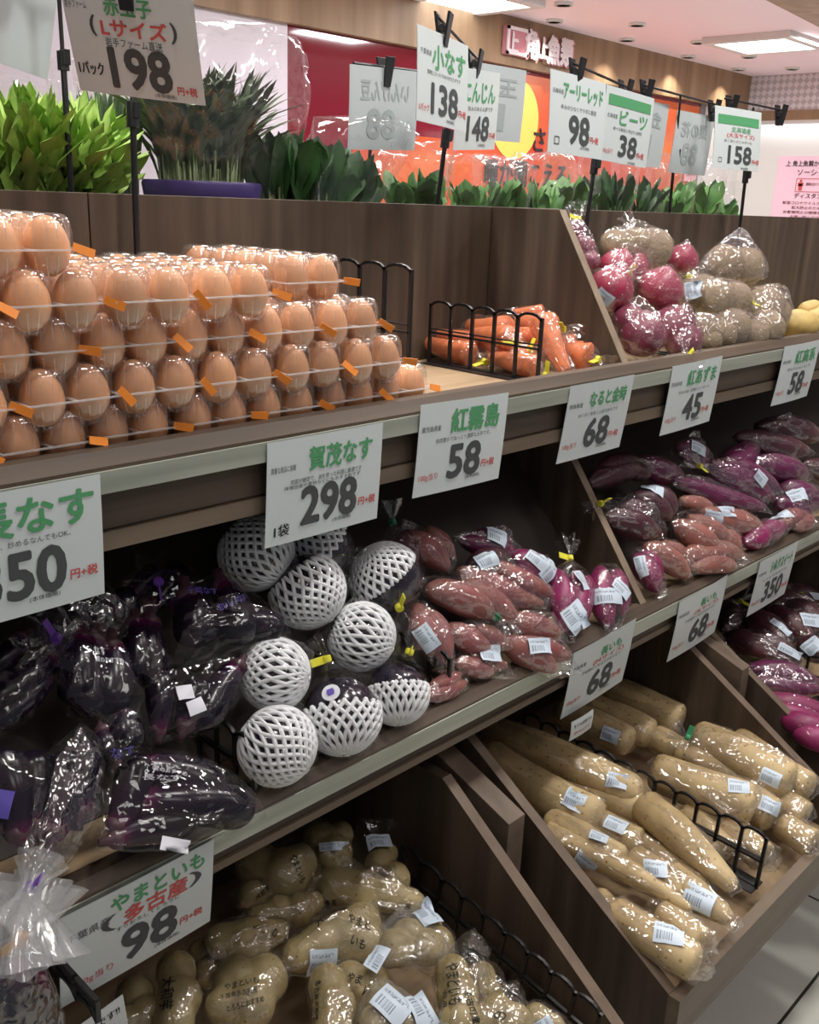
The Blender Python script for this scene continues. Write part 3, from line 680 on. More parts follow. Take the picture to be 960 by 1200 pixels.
# ================================================================== egg cartons
def egg_v(r=.0218, h=.057, n=14, seg=18):
    P=[];R=[]
    for i in range(n):
        th = pi*i/(n-1); z = -cos(th); k = 1-.13*z          # blunt below, pointed above
        P.append(Vector((0,0,(z+1)*h/2))); R.append(max(.0003,r*sin(th)*k*1.0))
    return loft(P,R,seg,True)
PX,PY = .0486,.0486
def carton_mesh(sign):
    """five by two moulded cups on a flat flange; sign +1 lid, -1 tray"""
    b = MB(); hw,hl = PX*1.0+.0022,PY*2.5+.003
    prof = [(.0243,0),(.0238,.006),(.0232,.016),(.0218,.025),(.0182,.0312),(.010,.0325)] if sign>0 else [(.0243,0),(.0236,.004),(.0215,.014),(.0165,.0245),(.0120,.0285),(.006,.0290)]
    seg = 30
    for i in range(2):
        for j in range(5):
            cx,cy = (i-.5)*PX,(j-2)*PY; V=[]
            for q,(r,z) in enumerate(prof):
                for k in range(seg):
                    a = 2*pi*k/seg; fl_ = 1+(.055 if 0<q<4 else 0)*(1 if k%3==0 else -.35)
                    rr = r*fl_
                    V.append((cx+rr*cos(a),cy+rr*sin(a),sign*z))
            F=[(m*seg+k,m*seg+(k+1)%seg,(m+1)*seg+(k+1)%seg,(m+1)*seg+k) for m in range(len(prof)-1) for k in range(seg)]
            F.append(tuple((len(prof)-1)*seg+k for k in range(seg))); b.add(V,F)
    return b
def rib_mesh():
    b = MB()
    for i in range(2):
        for j in range(5):
            cx,cy = (i-.5)*PX,(j-2)*PY
            for k in range(14):
                a = 2*pi*(k+.5)/14; t = Vector((-sin(a),cos(a),0)); d = Vector((cos(a),sin(a),0))
                for prof in (((.0246,.010),(.0236,.020),(.0206,.0285),(.0186,.0318)),((.0240,-.006),(.0222,-.015),(.0174,-.0245),(.0132,-.0283))):
                    for (r0,z0),(r1,z1) in zip(prof,prof[1:]):
                        p,q = Vector((cx,cy,z0))+d*r0,Vector((cx,cy,z1))+d*r1
                        b.add([p-t*.0005,p+t*.0005,q+t*.0005,q-t*.0005],[(0,1,2,3)])
    return b
def flange_mesh():
    b = MB(); hw,hl = PX*1.0+.0022,PY*2.5+.003; sign=1
    for x0,y0,x1,y1 in ((-hw,-hl,hw,-hl+.004),(-hw,hl-.004,hw,hl),(-hw,-hl,-hw+.003,hl),(hw-.003,-hl,hw,hl),(-.0015,-hl,.0015,hl)):
        b.box((x0,y0,0),(x1,y1,.0014))
    for j in range(4): b.box((-hw,(j-1.5)*PY-.001,0),(hw,(j-1.5)*PY+.001,.001))
    return b
def make_carton():
    r = empty('egg_carton',(0,0,0))
    V,F = egg_v(); first = None
    for i in range(2):
        for j in range(5):
            if first is None:
                o = mk('egg',V,F,M['shell'],r); first = o
            else:
                o = first.copy(); COL.objects.link(o)
            o.location = ((i-.5)*PX,(j-2)*PY,.0035)
    lid = carton_mesh(1); lid.V = [v+EZ*.0300 for v in lid.V]; lid.build('lid',M['clear'],r,True,0,.9)
    fg = flange_mesh(); fg.V = [v+EZ*.0290 for v in fg.V]; fg.build('flange',M['flange'],r)
    rb = rib_mesh(); rb.V = [v+EZ*.0295 for v in rb.V]; rb.build('moulded_ribs',M['ribs'],r,True)
    tr = carton_mesh(-1); tr.V = [v+EZ*.0290 for v in tr.V]; tr.build('tray',M['clear'],r,True,0,.9)
    # orange tape folded over the front of the flange
    b = MB(); b.add([(-.010,0,-.004),(.012,-.002,-.0045),(.012,-.002,.0045),(-.010,0,.004),(-.010,.0012,-.004),(.012,-.0008,-.0045),(.012,-.0008,.0045),(-.010,.0012,.004),(-.012,.012,.0),(-.004,.012,.0)],[(0,1,2,3),(4,7,6,5),(0,4,5,1),(1,5,6,2),(2,6,7,3),(3,7,4,0)])
    b.build('tape',M['orange'],r)
    return r
proto = make_carton()
ORD = ['first','second','third','fourth','fifth','sixth','seventh','eighth']
LAY = [('bottom layer',[.324,.427,.528,.630,.731,.832,.933],-.243,.917),('second layer',[.348,.452,.556,.660,.763,.865],-.199,.905),('third layer',[.325,.428,.530,.631,.732,.834],-.152,.917),
       ('fourth layer',[.344,.447,.550,.655,.803],-.107,.905),('top layer',[.326,.429],-.058,.917)]
used = False; rr = random.Random(3)
for li,(ln,xs,zf_,yf_) in enumerate(LAY):
    for k,x in enumerate(xs):
        if used:
            o = proto.copy(); COL.objects.link(o)
            for ch in proto.children:
                c = ch.copy(); COL.objects.link(c); c.parent = o
        else: o = proto; used = True
        y = yf_+PY*2+(.05 if (li==3 and k==4) else 0)+rr.uniform(-.003,.003)
        o.location = W(x,y,zf_-.0297+(.006 if (li==3 and k==4) else 0)); o.rotation_euler = (0,0,rr.uniform(-.02,.02))
        for c in o.children:
            if c.name.startswith('tape'): c.rotation_euler = (rr.uniform(-.5,.3),rr.uniform(.1,.9),rr.uniform(-.9,.2)); c.location = (.047+rr.uniform(-.004,.004),-PY*2.5-.004,.0297)
        o['label'] = 'clear carton of brown eggs, %s from the right end of the %s'%(ORD[len(xs)-1-k],ln)
        o['category'] = 'egg carton'; o['group'] = 'stacked egg cartons on the top shelf'

# ================================================================== black grid dividers
def grid(label, p0, d, up, n, pitch, h, r=.0028, foot=True):
    """row of arched cells standing on a foot strip; p0 is the near lower corner, d runs along the row"""
    d = Vector(d).normalized(); up = Vector(up); up = (up-d*up.dot(d)).normalized(); w = d.cross(up)
    o = empty('grid_divider',p0,label,'divider','black plastic grid dividers')
    b = MB(); f = MB()
    def bar(p,q,t=r,wd=.0022): m=(p+q)/2; e=(q-p)/2; s = e.normalized().cross(w); b.obox(m,e*(1+t/e.length*.6),s*t,w*wd)
    for i in range(n+1):
        bar(p0+d*(i*pitch),p0+d*(i*pitch)+up*(h-.006))
    for i in range(n):
        a = p0+d*(i*pitch); c = pitch
        P = [a+d*(c*x)+up*(h-.008+.008*y) for x,y in ((0,0),(.2,.75),(.38,1),(.62,1),(.8,.75),(1,0))]
        for p,q in zip(P,P[1:]): bar(p,q,.0020)
        bar(a+up*(h*.50),a+d*c+up*(h*.50),.0016); bar(a+up*.002,a+d*c+up*.002,.002)
        bar(a+up*(h*.56),a+d*c+up*(h*.56),.001)
    f.obox(p0+d*(n*pitch/2)+up*.001,d*(n*pitch/2+.002),w*.02,up*.0012)
    b.build('grid_frame',M['black'],o); (f.build('foot_strip',M['black'],o) if foot else None); return o
z_=(-.270)
grid('black grid divider standing upright between egg cartons and carrots',W(1.252,.922,z_),(0,1,0),EZ,5,.047,.106)
grid('black grid divider standing behind the right end of the egg cartons',W(.998,.962,z_),(0,1,0),EZ,4,.052,.182)
grid('short black grid divider end poking up between red onions and beets',W(1.735,.925,z_),(0,1,0),EZ,5,.0375,.085)
grid('black grid divider standing behind the loose potatoes at the right edge',W(2.20,1.02,z_),(0,1,0),EZ,4,.0375,.10)
grid('black grid divider end beside the lowest netted round eggplant',W(.600,.80,-.682),(0,1,0),EZ,5,.037,.085)
grid('black grid divider end between netted eggplants and pink sweet potatoes',W(.935,.80,-.682),(0,1,0),EZ,5,.037,.085)
sl = Vector((0,1,.04))
grid('black grid divider running up through the heap of long yams',W(1.374,.497,-1.043),sl,EZ,12,.0405,.1015)
grid('black grid divider against the right side of the knobbly yam bin',W(.918,.513,-1.085),Vector((0,1,.16)),EZ,9,.0405,.104)
grid('black grid divider among dark sweet potatoes in the right hand bin',W(2.084,.648,-1.043),sl,EZ,8,.0405,.1015)
p = at(114,1188,.66)
grid('black grid divider end jutting out past the shelf lip at the lower left corner',Vector((p.x,.66,EYE-.682)),(0,1,0),EZ,5,.037,p.z-EYE+.682,foot=False)

# ================================================================== price cards
def card(name, label, cat, tl, u, down, texts, w=.182, h=.128, group=None, back=False, mat_='card', sleeve=True):
    tl = W(*tl); u = Vector(u).normalized(); dn = Vector(down); dn = (dn-u*dn.dot(u)).normalized(); n = u.cross(dn)   # n points away from the reader
    n = -n if n.dot(tl-Vector((0,0,EYE)))<0 else n
    o = empty(name,tl+dn*h,label,cat,group)
    rnd = random.Random(label); V=[];F=[]
    nx,ny = 8,6; bow = rnd.uniform(.001,.003)
    def P(x,y,k=0): return tl+u*x+dn*y+n*(k-bow*sin(pi*x/w)*.7-bow*.6*sin(pi*y/h))
    for k in (0,.0008):
        for j in range(ny+1):
            for i in range(nx+1): V.append(P(w*i/nx,h*j/ny,k))
    m = (nx+1)*(ny+1)
    for j in range(ny):
        for i in range(nx):
            a=j*(nx+1)+i; F += [(a,a+1,a+nx+2,a+nx+1),(a+m,a+nx+1+m,a+nx+2+m,a+1+m)]
    mk('card_sheet',V,F,M[mat_],o,True)
    for t in texts:
        s,cx,cy,tw,th,ink = t[:6]; bold = t[6] if len(t)>6 else 0; cop = t[7] if len(t)>7 else 1; shr = t[8] if len(t)>8 else 0
        if s == '#band':
            V2,F2,_ = plate(tw*w,th*h,6,1); V2=[(x+cx*w,y-cy*h) for x,y in V2]; nn_=10**6
        else:
            V2,F2 = text_fit(s,cx*w,-cy*h,tw*w,th*h,bold,shr,cop,.03 if cop<8 else .045); nn_ = text_fit.n
        if back: V2 = [(w-x,y) for x,y in V2]
        mk('lettering' if s!='#band' else 'colour_band',[P(x,-y,-.0006-.00003*(i//nn_)) for i,(x,y) in enumerate(V2)],F2,M[ink],o,False)
    return o
def price(n, yen=True, x=.53, y=.67, w=.42, h=.36, shear=.0):
    if len(n)==2: w = min(w,.36)
    else: w = max(w,.48)
    L = [(n,x,y,w,h,'ink',.0,10,shear)]
    if yen: L += [('円+税',x+w/2+.11,y+.09,.16,.085,'ink_red',0,3),('(本体価格)',x+.12,y+.215,.17,.05,'ink')]
    return L
def rail_card(label, tl, u, down, name, org, sub, num, extra=(), nw=.5, nh=.24):
    T = [(name,.62,.22,nw,nh,'ink_green',0,6)]+([(org,.13,.27,.20,.06,'ink')] if org else [])+[(sub,.5,.41,.62,.05,'ink')]
    return card('price_card',label,'price card',tl,u,down,T+price(num)+list(extra),group='price cards on the shelf rails')
g100 = [('100g当り',.14,.80,.20,.09,'ink_red')]
fY = .858
rail_card('white price card 298 hanging from the top rail above the netted round eggplants',(.666,.857,-.268),(1,0,0),(.018,.05,-.99),'賀茂なす','貴重な商品に挑戦','肉質が緻密で、油を使った料理に最適です','298',[('1袋',.13,.86,.12,.12,'ink_black',0,2),('味噌田楽や煮物などにもおすすめです',.47,.46,.66,.04,'ink')],.56,.22)
rail_card('white price card 58 hanging from the top rail right of the 298 card',(.916,.857,-.254),(.996,0,-.02),(-.075,.05,-.99),'紅霧島','鹿児島県産','自然豊かでねっとり濃厚なお芋です。','58',g100,.56,.26)
rail_card('white price card 68 on the top rail below the bags of carrots',(1.251,.857,-.265),(1,0,.005),(.0,.12,-.99),'なると金時','徳島県産','ほくほく食感と上品な甘みです','68',g100,.58,.20)
rail_card('white price card 45 on the top rail below the red onions',(1.557,.857,-.262),(1,0,.02),(.02,.09,-.99),'紅あずま','茨城県産','甘みの強い定番のさつまいも','45',g100,.58,.22)
rail_card('white price card 58 on the top rail cut by the right edge',(2.01,.857,-.262),(1,0,.01),(.02,.09,-.99),'紅高系','高知県産','昔ながらのほくほく芋','58',g100,.56,.22)
rail_card('white price card 350 cut by the left edge, above the long eggplants',(.278,.857,-.268),(1,0,.0),(.0,.04,-.99),'長なす','熊本県産','揚げる、焼く、炒めるなんでもOK。','350',(),.66,.27)
rail_card('glossy white price card 68 with a small tag below, hanging over the long yams',(1.206,.776,-.672),(1,0,.04),(.045,.13,-.98),'長いも','青森県産','きめ細かくねばりがあります','68',g100+[('(Mサイズ)',.60,.34,.50,.09,'ink_red',0,2)],.34,.12)
rail_card('white price card 68 on the middle rail beneath the magenta sweet potatoes',(1.537,.776,-.676),(1,0,.035),(.04,.1,-.99),'長いも','青森県産','きめ細かくねばりがあります','68',g100+[('(2Lサイズ)',.60,.34,.50,.09,'ink_red',0,2)],.34,.12)
rail_card('crinkled white price card 350 on the middle rail near the right edge',(1.862,.776,-.678),(1,0,.02),(.02,.1,-.99),'シルクスイート','千葉県産','しっとりなめらか','350',g100,.58,.2)
card('price_card','large white price card 98 on the middle rail over the knobbly yams','price card',(.344,.776,-.680),(1,0,.012),(.04,.12,-.98),[('やまといも',.62,.15,.62,.17,'ink_green',0,4),('(     )',.58,.33,.66,.17,'ink',0,2),('多古産',.60,.33,.42,.17,'ink_red',0,5),('千葉県産',.17,.28,.26,.09,'ink'),('すりおろしてとろろに',.55,.44,.42,.045,'ink')]+price('98',True,.56,.68,.40,.36)+[('100g当り',.2,.83,.24,.10,'ink_red')],h=.120,group='price cards on the shelf rails')
o = card('small_price_tag','small white rounded tag clipped to the lower corner of the 98 card','tag',(.312,.762,-.806),(1,0,.10),(.0,.05,-.99),[('とろろ用です!!',.55,.25,.75,.17,'ink_black',0,2),('鉄板焼きや',.5,.52,.66,.15,'ink_black',0,2),('お好み焼きにもおすすめです',.5,.78,.82,.15,'ink_black',0,2)],.088,.058,sleeve=False)
o = card('small_price_tag','tiny white tag clipped below the glossy 68 card over the long yams','tag',(1.213,.772,-.796),(1,0,.02),(.0,.05,-.99),[('生でも加熱でも',.5,.3,.8,.18,'ink_black',0,2),('おいしいです',.5,.68,.7,.18,'ink_red',0,2)],.062,.036,sleeve=False)
# signs hanging over the shelves
def hang(label, tl, u, down, texts, **k):
    return card('hanging_price_sign',label,'price sign',tl,u,down,texts,group=k.pop('group','hanging price signs'),**k)
hang('white hanging sign 198 for the red eggs, largest sign at top left',(.59,1.124,.210),(.50,-.861,-.091),(.306,.275,-.911),[('岩手ファーム',.10,.155,.17,.075,'ink'),('赤玉子',.50,.14,.36,.17,'ink_green',0,6),('(            )',.52,.335,.66,.19,'ink',0,3),('Lサイズ',.525,.335,.50,.16,'ink_red',0,6),('岩手ファーム直送',.51,.475,.44,.085,'ink'),('198',.53,.72,.46,.38,'ink',0,10),('1パック',.135,.755,.20,.13,'ink_black',0,2),('円+税',.875,.88,.15,.085,'ink_red',0,3),('(本体価格)',.70,.955,.17,.05,'ink')],w=.160,h=.1127)
hang('white hanging sign 138 for small eggplants, in front of the carrot sign',(1.103,1.07,.237),(.953,.301,-.022),(-.009,-.045,-.999),[('小なす',.60,.27,.66,.26,'ink_green',0,4),('千葉県産',.15,.25,.2,.06,'ink'),('漬物にぴったりの小さななすです',.5,.45,.66,.05,'ink')]+price('138',True,.52,.72,.52,.32,0)+[('1パック',.13,.84,.18,.08,'ink_red',0,2)])
hang('white hanging sign 148 for carrots, half behind the 138 sign',(1.30,1.165,.208),(.953,.296,.063),(.047,.063,-.997),[('にんじん',.52,.28,.74,.24,'ink_green',0,4),('甘みのある人参です',.55,.48,.6,.06,'ink')]+price('148',True,.52,.73,.52,.30,0))
hang('white hanging sign 98 for early red onions',(1.407,1.058,.211),(.997,.068,-.019),(-.015,-.056,-.998),[('アーリーレッド',.58,.22,.72,.20,'ink_green',0,4),('兵庫県産',.13,.24,.18,.06,'ink'),('辛みが少なくサラダに最適',.5,.42,.64,.06,'ink')]+price('98',True,.52,.68,.44,.34,0)+[('□',.14,.84,.08,.10,'ink')])
hang('white hanging sign 38 for beets with a green band',(1.622,1.091,.21),(.998,.054,-.038),(-.039,.007,-.999),[('#band',.5,.17,.88,.14,'ink_green'),('ビーツ',.60,.38,.58,.20,'ink_green',0,4),('北海道産',.16,.38,.2,.06,'ink'),('食べる輸血と呼ばれる野菜',.5,.54,.6,.05,'ink')]+price('38',True,.54,.76,.44,.28,0)+[('100g当り',.14,.86,.2,.08,'ink_red')])
hang('white hanging sign 158 for potatoes with a green band, rightmost sign',(2.099,1.129,.218),(.994,-.11,-.005),(-.015,-.092,-.996),[('#band',.5,.20,.88,.15,'ink_green'),('北海道産',.55,.35,.42,.09,'ink_green',0,2),('(大玉サイズ)',.55,.45,.6,.09,'ink_red',0,2),('ほくほくのじゃがいも',.5,.54,.6,.05,'ink')]+price('158',True,.55,.76,.50,.28,0)+[('□',.14,.86,.07,.08,'ink')])
def ghost(label, tl, u, down, a, num, **k):
    return hang(label,tl,u,down,[(a,.5,.28,.7,.24,'ink_pale',0,4),(num,.55,.68,.40,.34,'ink_pale',0,8)],back=True,mat_='cardback',group='grey backs of hanging signs',**k)
ghost('grey back of a hanging sign left of the 138 sign, print showing mirrored',(1.152,1.264,.201),(.992,.12,.05),(.05,.063,-.994),'いんげん豆','88')
ghost('grey back of a hanging sign right of the 148 sign',(1.42,1.25,.236),(.99,.06,.02),(.0,.05,-.998),'玉子','1')
ghost('grey back of a hanging sign right of the 38 sign before the pole',(1.82,1.175,.212),(.995,.05,0),(0,.05,-.998),'卸','1')
ghost('grey back of a hanging sign left of the 158 sign behind the pole',(2.035,1.182,.205),(.99,.05,0),(0,.05,-.998),'菜の花','88')
ghost('large grey back of a sign at the top left above the frilly lettuce',(.44,1.3,.362),(.98,.0,-.2),(-.2,.0,-.98),'青菜','8',w=.26,h=.185)
# sign stands
def stand(label, base, top, ends, clips, r=.0035, collar=.55):
    b0 = W(*base) if isinstance(base,tuple) else base; t0 = W(*top) if isinstance(top,tuple) else top
    o = empty('sign_stand',b0,label,'sign stand','black sign stands'); d = t0-b0
    mb = MB(); mb.tube([b0,b0+d*collar],r,8); mb.build('pole',M['black'],o,True,0,.7)
    mb = MB(); mb.tube([b0+d*(collar-.01),t0],r*.7,8); mb.build('upper_pole',M['black'],o,True,0,.7)
    mb = MB(); mb.tube([b0+d*(collar-.03),b0+d*(collar+.03)],r*1.9,8); u,w = frame_of(d); mb.obox(b0+d*(collar+.01)+u*.006,u*.006,d.normalized()*.009,w*.004); mb.build('collar',M['black'],o,False)
    mb = MB(); mb.box((b0.x-.028,b0.y-.022,b0.z),(b0.x+.028,b0.y+.022,b0.z+.004)); mb.build('foot',M['black'],o,False,.001)
    e0,e1 = W(*ends[0]),W(*ends[1]); mb = MB(); mb.tube([e0,e1],.0024,8); mb.build('crossbar',M['black'],o,True,0,.7)
    for c in clips:
        c = W(*c); ux = (e1-e0).normalized(); n_ = Vector((ux.y,-ux.x,0)); n_ = -n_ if n_.dot(IT)<0 else n_
        mb = MB()
        for s in (1,-1):
            lo=[c+ux*a+EZ*-.030+n_*(s*(.002+q)) for a,q in ((-.008,0),(.008,0),(.008,.004),(-.008,.004))]
            hi=[c+ux*a+EZ*.016+n_*(s*(.009+q)) for a,q in ((-.011,0),(.011,0),(.011,.004),(-.011,.004))]
            mb.hexa(lo+hi)
        mb.tube([c-ux*.008-EZ*.006,c+ux*.008-EZ*.006],.006,10)
        mb.build('clip',M['black'],o,False,.0008)
    return o
stand('black stand behind the eggs holding the 198 sign',(.690,1.160,-.269),(.705,1.172,.225),((.56,1.18,.232),(.70,.95,.205)),((.635,1.058,.214),),.0042,.72)
stand('black stand rising beside the carrot divider holding the 138 and 148 signs',atz(491,412,EYE-.269),(1.34,1.205,.245),((1.17,1.095,.258),(1.395,1.205,.232)),((1.19,1.1,.250),(1.375,1.194,.228)),.0042,.72)
stand('black stand behind the divider holding the 98 and 38 signs',(1.635,1.13,-.269),(1.69,1.14,.22),((1.48,1.068,.228),(1.74,1.115,.215)),((1.497,1.07,.222),(1.71,1.108,.212)),.004,.70)
stand('black stand behind the 38 sign holding two grey backed signs',(2.17,1.25,-.108),(2.02,1.17,.231),((1.86,1.165,.236),(2.20,1.175,.228)),((1.875,1.165,.232),(2.18,1.175,.222)),.0034,.66)
stand('black stand at the far right holding the 158 sign',(2.40,1.178,-.269),(2.31,1.145,.232),((2.15,1.135,.236),(2.42,1.115,.232)),((2.18,1.133,.230),(2.395,1.117,.228)),.004,.70)
stand('black stand rising behind the back board left of the egg sign',(.66,1.26,-.11),(.66,1.26,.26),((.60,1.27,.265),(.73,1.25,.26)),((.62,1.266,.264),),.004,.7)
stand('thin black stand behind the board holding the grey sign left of the 138',(1.24,1.32,-.11),(1.235,1.29,.20),((1.17,1.275,.205),(1.36,1.29,.212)),((1.245,1.278,.207),),.003,.7)

# ================================================================== produce in bags
PM = (-.62,1.15,.805)            # heap on the middle shelf: height, slope, depth (through the middles of the front layer)
PSW = (-.648,1.10,.80)
PT = (-.228,.95,.925)            # heap on the top shelf
PN = (-1.0,.10,.497)             # heap in the long yam bin
PY_ = (-.999,.22,.54)            # heap in the knobbly yam bin
PB = (-.977,.15,.497)              # heap in the right hand bin
def seg(x0,y0,x1,y1,d,pl,lift=0,lift1=None):
    p,q = onpl(x0,y0,pl,lift),onpl(x1,y1,pl,lift if lift1 is None else lift1)
    return p,q,pxm((p+q)/2,d)/2
SD = [100]
def roots(part, matk, segs, pl, kind, bend=.05, lump=.08, ext=0):
    out=[]
    for s in segs:
        SD[0]+=1; p,q,r = seg(*s[:5],pl,*(s[5:] or (0,))); 
        V,F,T = rootveg(p,q,r,kind,bend,lump,SD[0]); out.append((part,V,F,T,matk))
    return out
def sweet(label, segs, m, pl, neck=None, tie='yellow', labels=(), seed=0, group=None, lift=0, film='film', ears=3, lsize=(.046,.032)):
    segs=[tuple(s)+(lift,) if len(s)==5 else s for s in segs]
    nk = onpl(neck[0],neck[1],pl,lift+.012) if neck else None
    return bag('sweet_potato_bag',label,'sweet potatoes',group,roots('sweet_potato',m,segs,pl,'sweet',.05,.10),nk,tie,labels,film,seed=seed or SD[0],ears=ears,lsize=lsize,amp=.0026)
G = 'bags of sweet potatoes on the middle shelf'
# left heap (beside the round eggplants), back row first
sweet('bag of dark sweet potatoes with a green tie at the back beside the round eggplants',[(452,668,478,622,34),(470,676,488,628,30)],'sp_dark',PSW,(460,612),'green',group=G)
sweet('large dusky pink sweet potato bag at the top left of the left heap',[(478,625,525,668,38),(500,618,532,655,26)],'sp_pink',PSW,group=G)
sweet('dark purple sweet potato bag at the top of the heap with a white label',[(540,632,604,646,30),(560,622,600,636,24)],'sp_purp',PSW,labels=[(582,629,-8)],group=G)
sweet('sweet potato bag with a label in the shade behind the grid divider',[(548,662,592,650,26),(560,672,598,664,22)],'sp_dark',PSW,labels=[(571,655,30)],group=G)
sweet('magenta sweet potato bag leaning at the back with a label along its top',[(600,650,652,680,34),(606,662,640,690,26)],'sp_mag',PSW,labels=[(630,655,-35),(644,670,40)],group=G)
sweet('wide dusky pink sweet potato bag lying across the upper middle of the heap',[(538,668,636,708,38),(572,660,648,698,30),(540,684,600,712,28)],'sp_pink',PSW,lift=.005,group=G)
sweet('pair of dusky pink sweet potatoes in one bag gathered with a green tie',[(500,690,578,722,44),(543,684,606,726,40)],'sp_pink',PSW,(582,724),'green',lift=.022,group=G)
sweet('dusky pink sweet potato bag standing on end next to the yellow tied eggplants',[(486,708,508,768,40),(504,716,524,780,34)],'sp_pink',PSW,labels=[(500,748,-55)],lift=.018,group=G)
sweet('short dusky pink sweet potato bag under the pair with the green tie',[(524,734,574,760,36),(556,736,594,756,30)],'sp_pink',PSW,lift=.012,group=G)
sweet('single plump dusky pink sweet potato right of the short bag',[(596,724,656,742,34)],'sp_pink',PSW,lift=.01,group=G)
sweet('dusky pink sweet potato bag hanging over the shelf lip with a white label',[(588,752,652,786,36),(610,748,668,770,26)],'sp_pink',PSW,labels=[(633,757,12,.050,.028)],lift=.012,group=G)
sweet('flat dusky pink sweet potato bag under the short bag with a pale label',[(534,778,578,790,28),(548,766,594,782,26)],'sp_pink',PSW,labels=[(574,766,10)],group=G)
sweet('thin dusky pink sweet potato bag at the shelf front beside the grid divider',[(498,818,546,800,26),(502,806,540,790,22)],'sp_pink',PSW,group=G,ears=5)
sweet('magenta sweet potato bag with a yellow tie and two labels',[(652,668,660,742,34),(676,670,668,744,36),(690,676,680,736,30)],'sp_mag',PSW,(668,654),'yellow',labels=[(682,680,-70,.04,.022),(675,724,-52,.05,.032)],lift=.01,group=G)
sweet('magenta sweet potato bag against the divider with a wide white label',[(704,664,714,734,36),(722,668,728,722,30)],'sp_mag',PSW,labels=[(713,698,4,.056,.032),(690,664,-40)],lift=.012,group=G)
# right heap (beyond the divider), back row first
sweet('dark brown sweet potato lying at the top right of the heap by the shelf fascia',[(886,500,958,512,34)],'sp_dark',PSW,lift=.0,group=G)
sweet('long dark brown sweet potato in front of the topmost dark one',[(862,512,946,530,36)],'sp_dark',PSW,lift=.004,group=G)
sweet('dark purple sweet potato bag in the shade with a label at the back',[(792,524,828,530,26),(800,534,830,540,24)],'sp_purp',PSW,labels=[(832,516,-15)],group=G)
sweet('purple sweet potato slanting up at the back of the right heap',[(838,548,884,520,34)],'sp_purp',PSW,group=G)
sweet('glossy dark bag of sweet potatoes in the top left corner beside the divider',[(690,568,756,548,34),(700,556,748,540,28),(735,552,762,556,26)],'sp_dark',PSW,group=G,film='film_dark',ears=6)
sweet('purple sweet potato with pale end behind the labelled grey bag',[(744,538,800,556,32)],'sp_purp',PSW,group=G)
sweet('plump purple sweet potato at the right of the heap with a pale tip',[(878,540,944,556,36)],'sp_purp',PSW,lift=.006,group=G)
sweet('dark sweet potato cut by the right edge above the labelled purple bag',[(940,544,985,552,30)],'sp_dark',PSW,group=G)
sweet('pair of purple sweet potatoes with a yellow tie and a label near the tip',[(832,542,906,584,40),(850,540,912,574,28)],'sp_purp',PSW,(820,546),'yellow',labels=[(892,560,-38)],lift=.012,group=G)
sweet('long slim purple sweet potato lying across the middle of the right heap',[(794,562,896,594,30)],'sp_purp',PSW,lift=.014,group=G)
sweet('dark sweet potato bag with a tilted label, wrinkled grey film',[(742,582,786,606,38),(762,570,792,600,34)],'sp_dark',PSW,(704,590),'yellow',labels=[(765,571,-14,.05,.036)],lift=.012,group=G,film='film_dark')
sweet('purple sweet potato bag at the right edge with a large tilted label',[(914,572,958,592,38),(910,590,950,604,30)],'sp_purp',PSW,labels=[(934,582,24,.056,.030)],lift=.008,group=G)
sweet('brown tipped sweet potato peeping out behind the pink brown bag',[(798,586,834,592,24)],'sp_brown',PSW,group=G)
sweet('pink brown sweet potato bag with two overlapping white labels',[(824,598,890,614,32),(846,602,896,622,28)],'sp_brown',PSW,labels=[(836,606,-8,.05,.026),(852,600,10,.046,.026)],lift=.012,group=G)
sweet('rounded dark brown sweet potato bag against the divider',[(712,606,774,626,40),(726,596,760,604,28)],'sp_dark',PSW,lift=.008,group=G)
sweet('pink brown sweet potato bag with curved roots in crinkled film',[(792,612,842,644,36),(806,606,856,634,28),(842,626,866,640,30)],'sp_brown',PSW,lift=.018,group=G,ears=6)
sweet('small magenta sweet potato pair at the shelf lip',[(872,634,902,620,30),(888,626,918,618,26)],'sp_mag',PSW,lift=.004,group=G)
sweet('pink sweet potato bag at the shelf lip with a tilted white label',[(914,614,948,604,26),(930,618,950,606,22)],'sp_pink',PSW,labels=[(914,604,24,.05,.026)],lift=.006,group=G)
sweet('short magenta sweet potato bag in the corner of the divider with a label',[(744,650,772,694,32),(752,644,776,676,24)],'sp_mag',PSW,labels=[(752,664,-78,.046,.024)],lift=.004,group=G)
sweet('pink brown sweet potato bag pointing down at the shelf lip',[(756,640,808,676,34),(776,636,812,662,24)],'sp_brown',PSW,lift=.006,group=G)
sweet('flat pink brown sweet potato bag lying along the shelf lip above the 68 card',[(798,654,870,650,32),(810,666,862,664,26)],'sp_brown',PSW,lift=.006,group=G,ears=6)

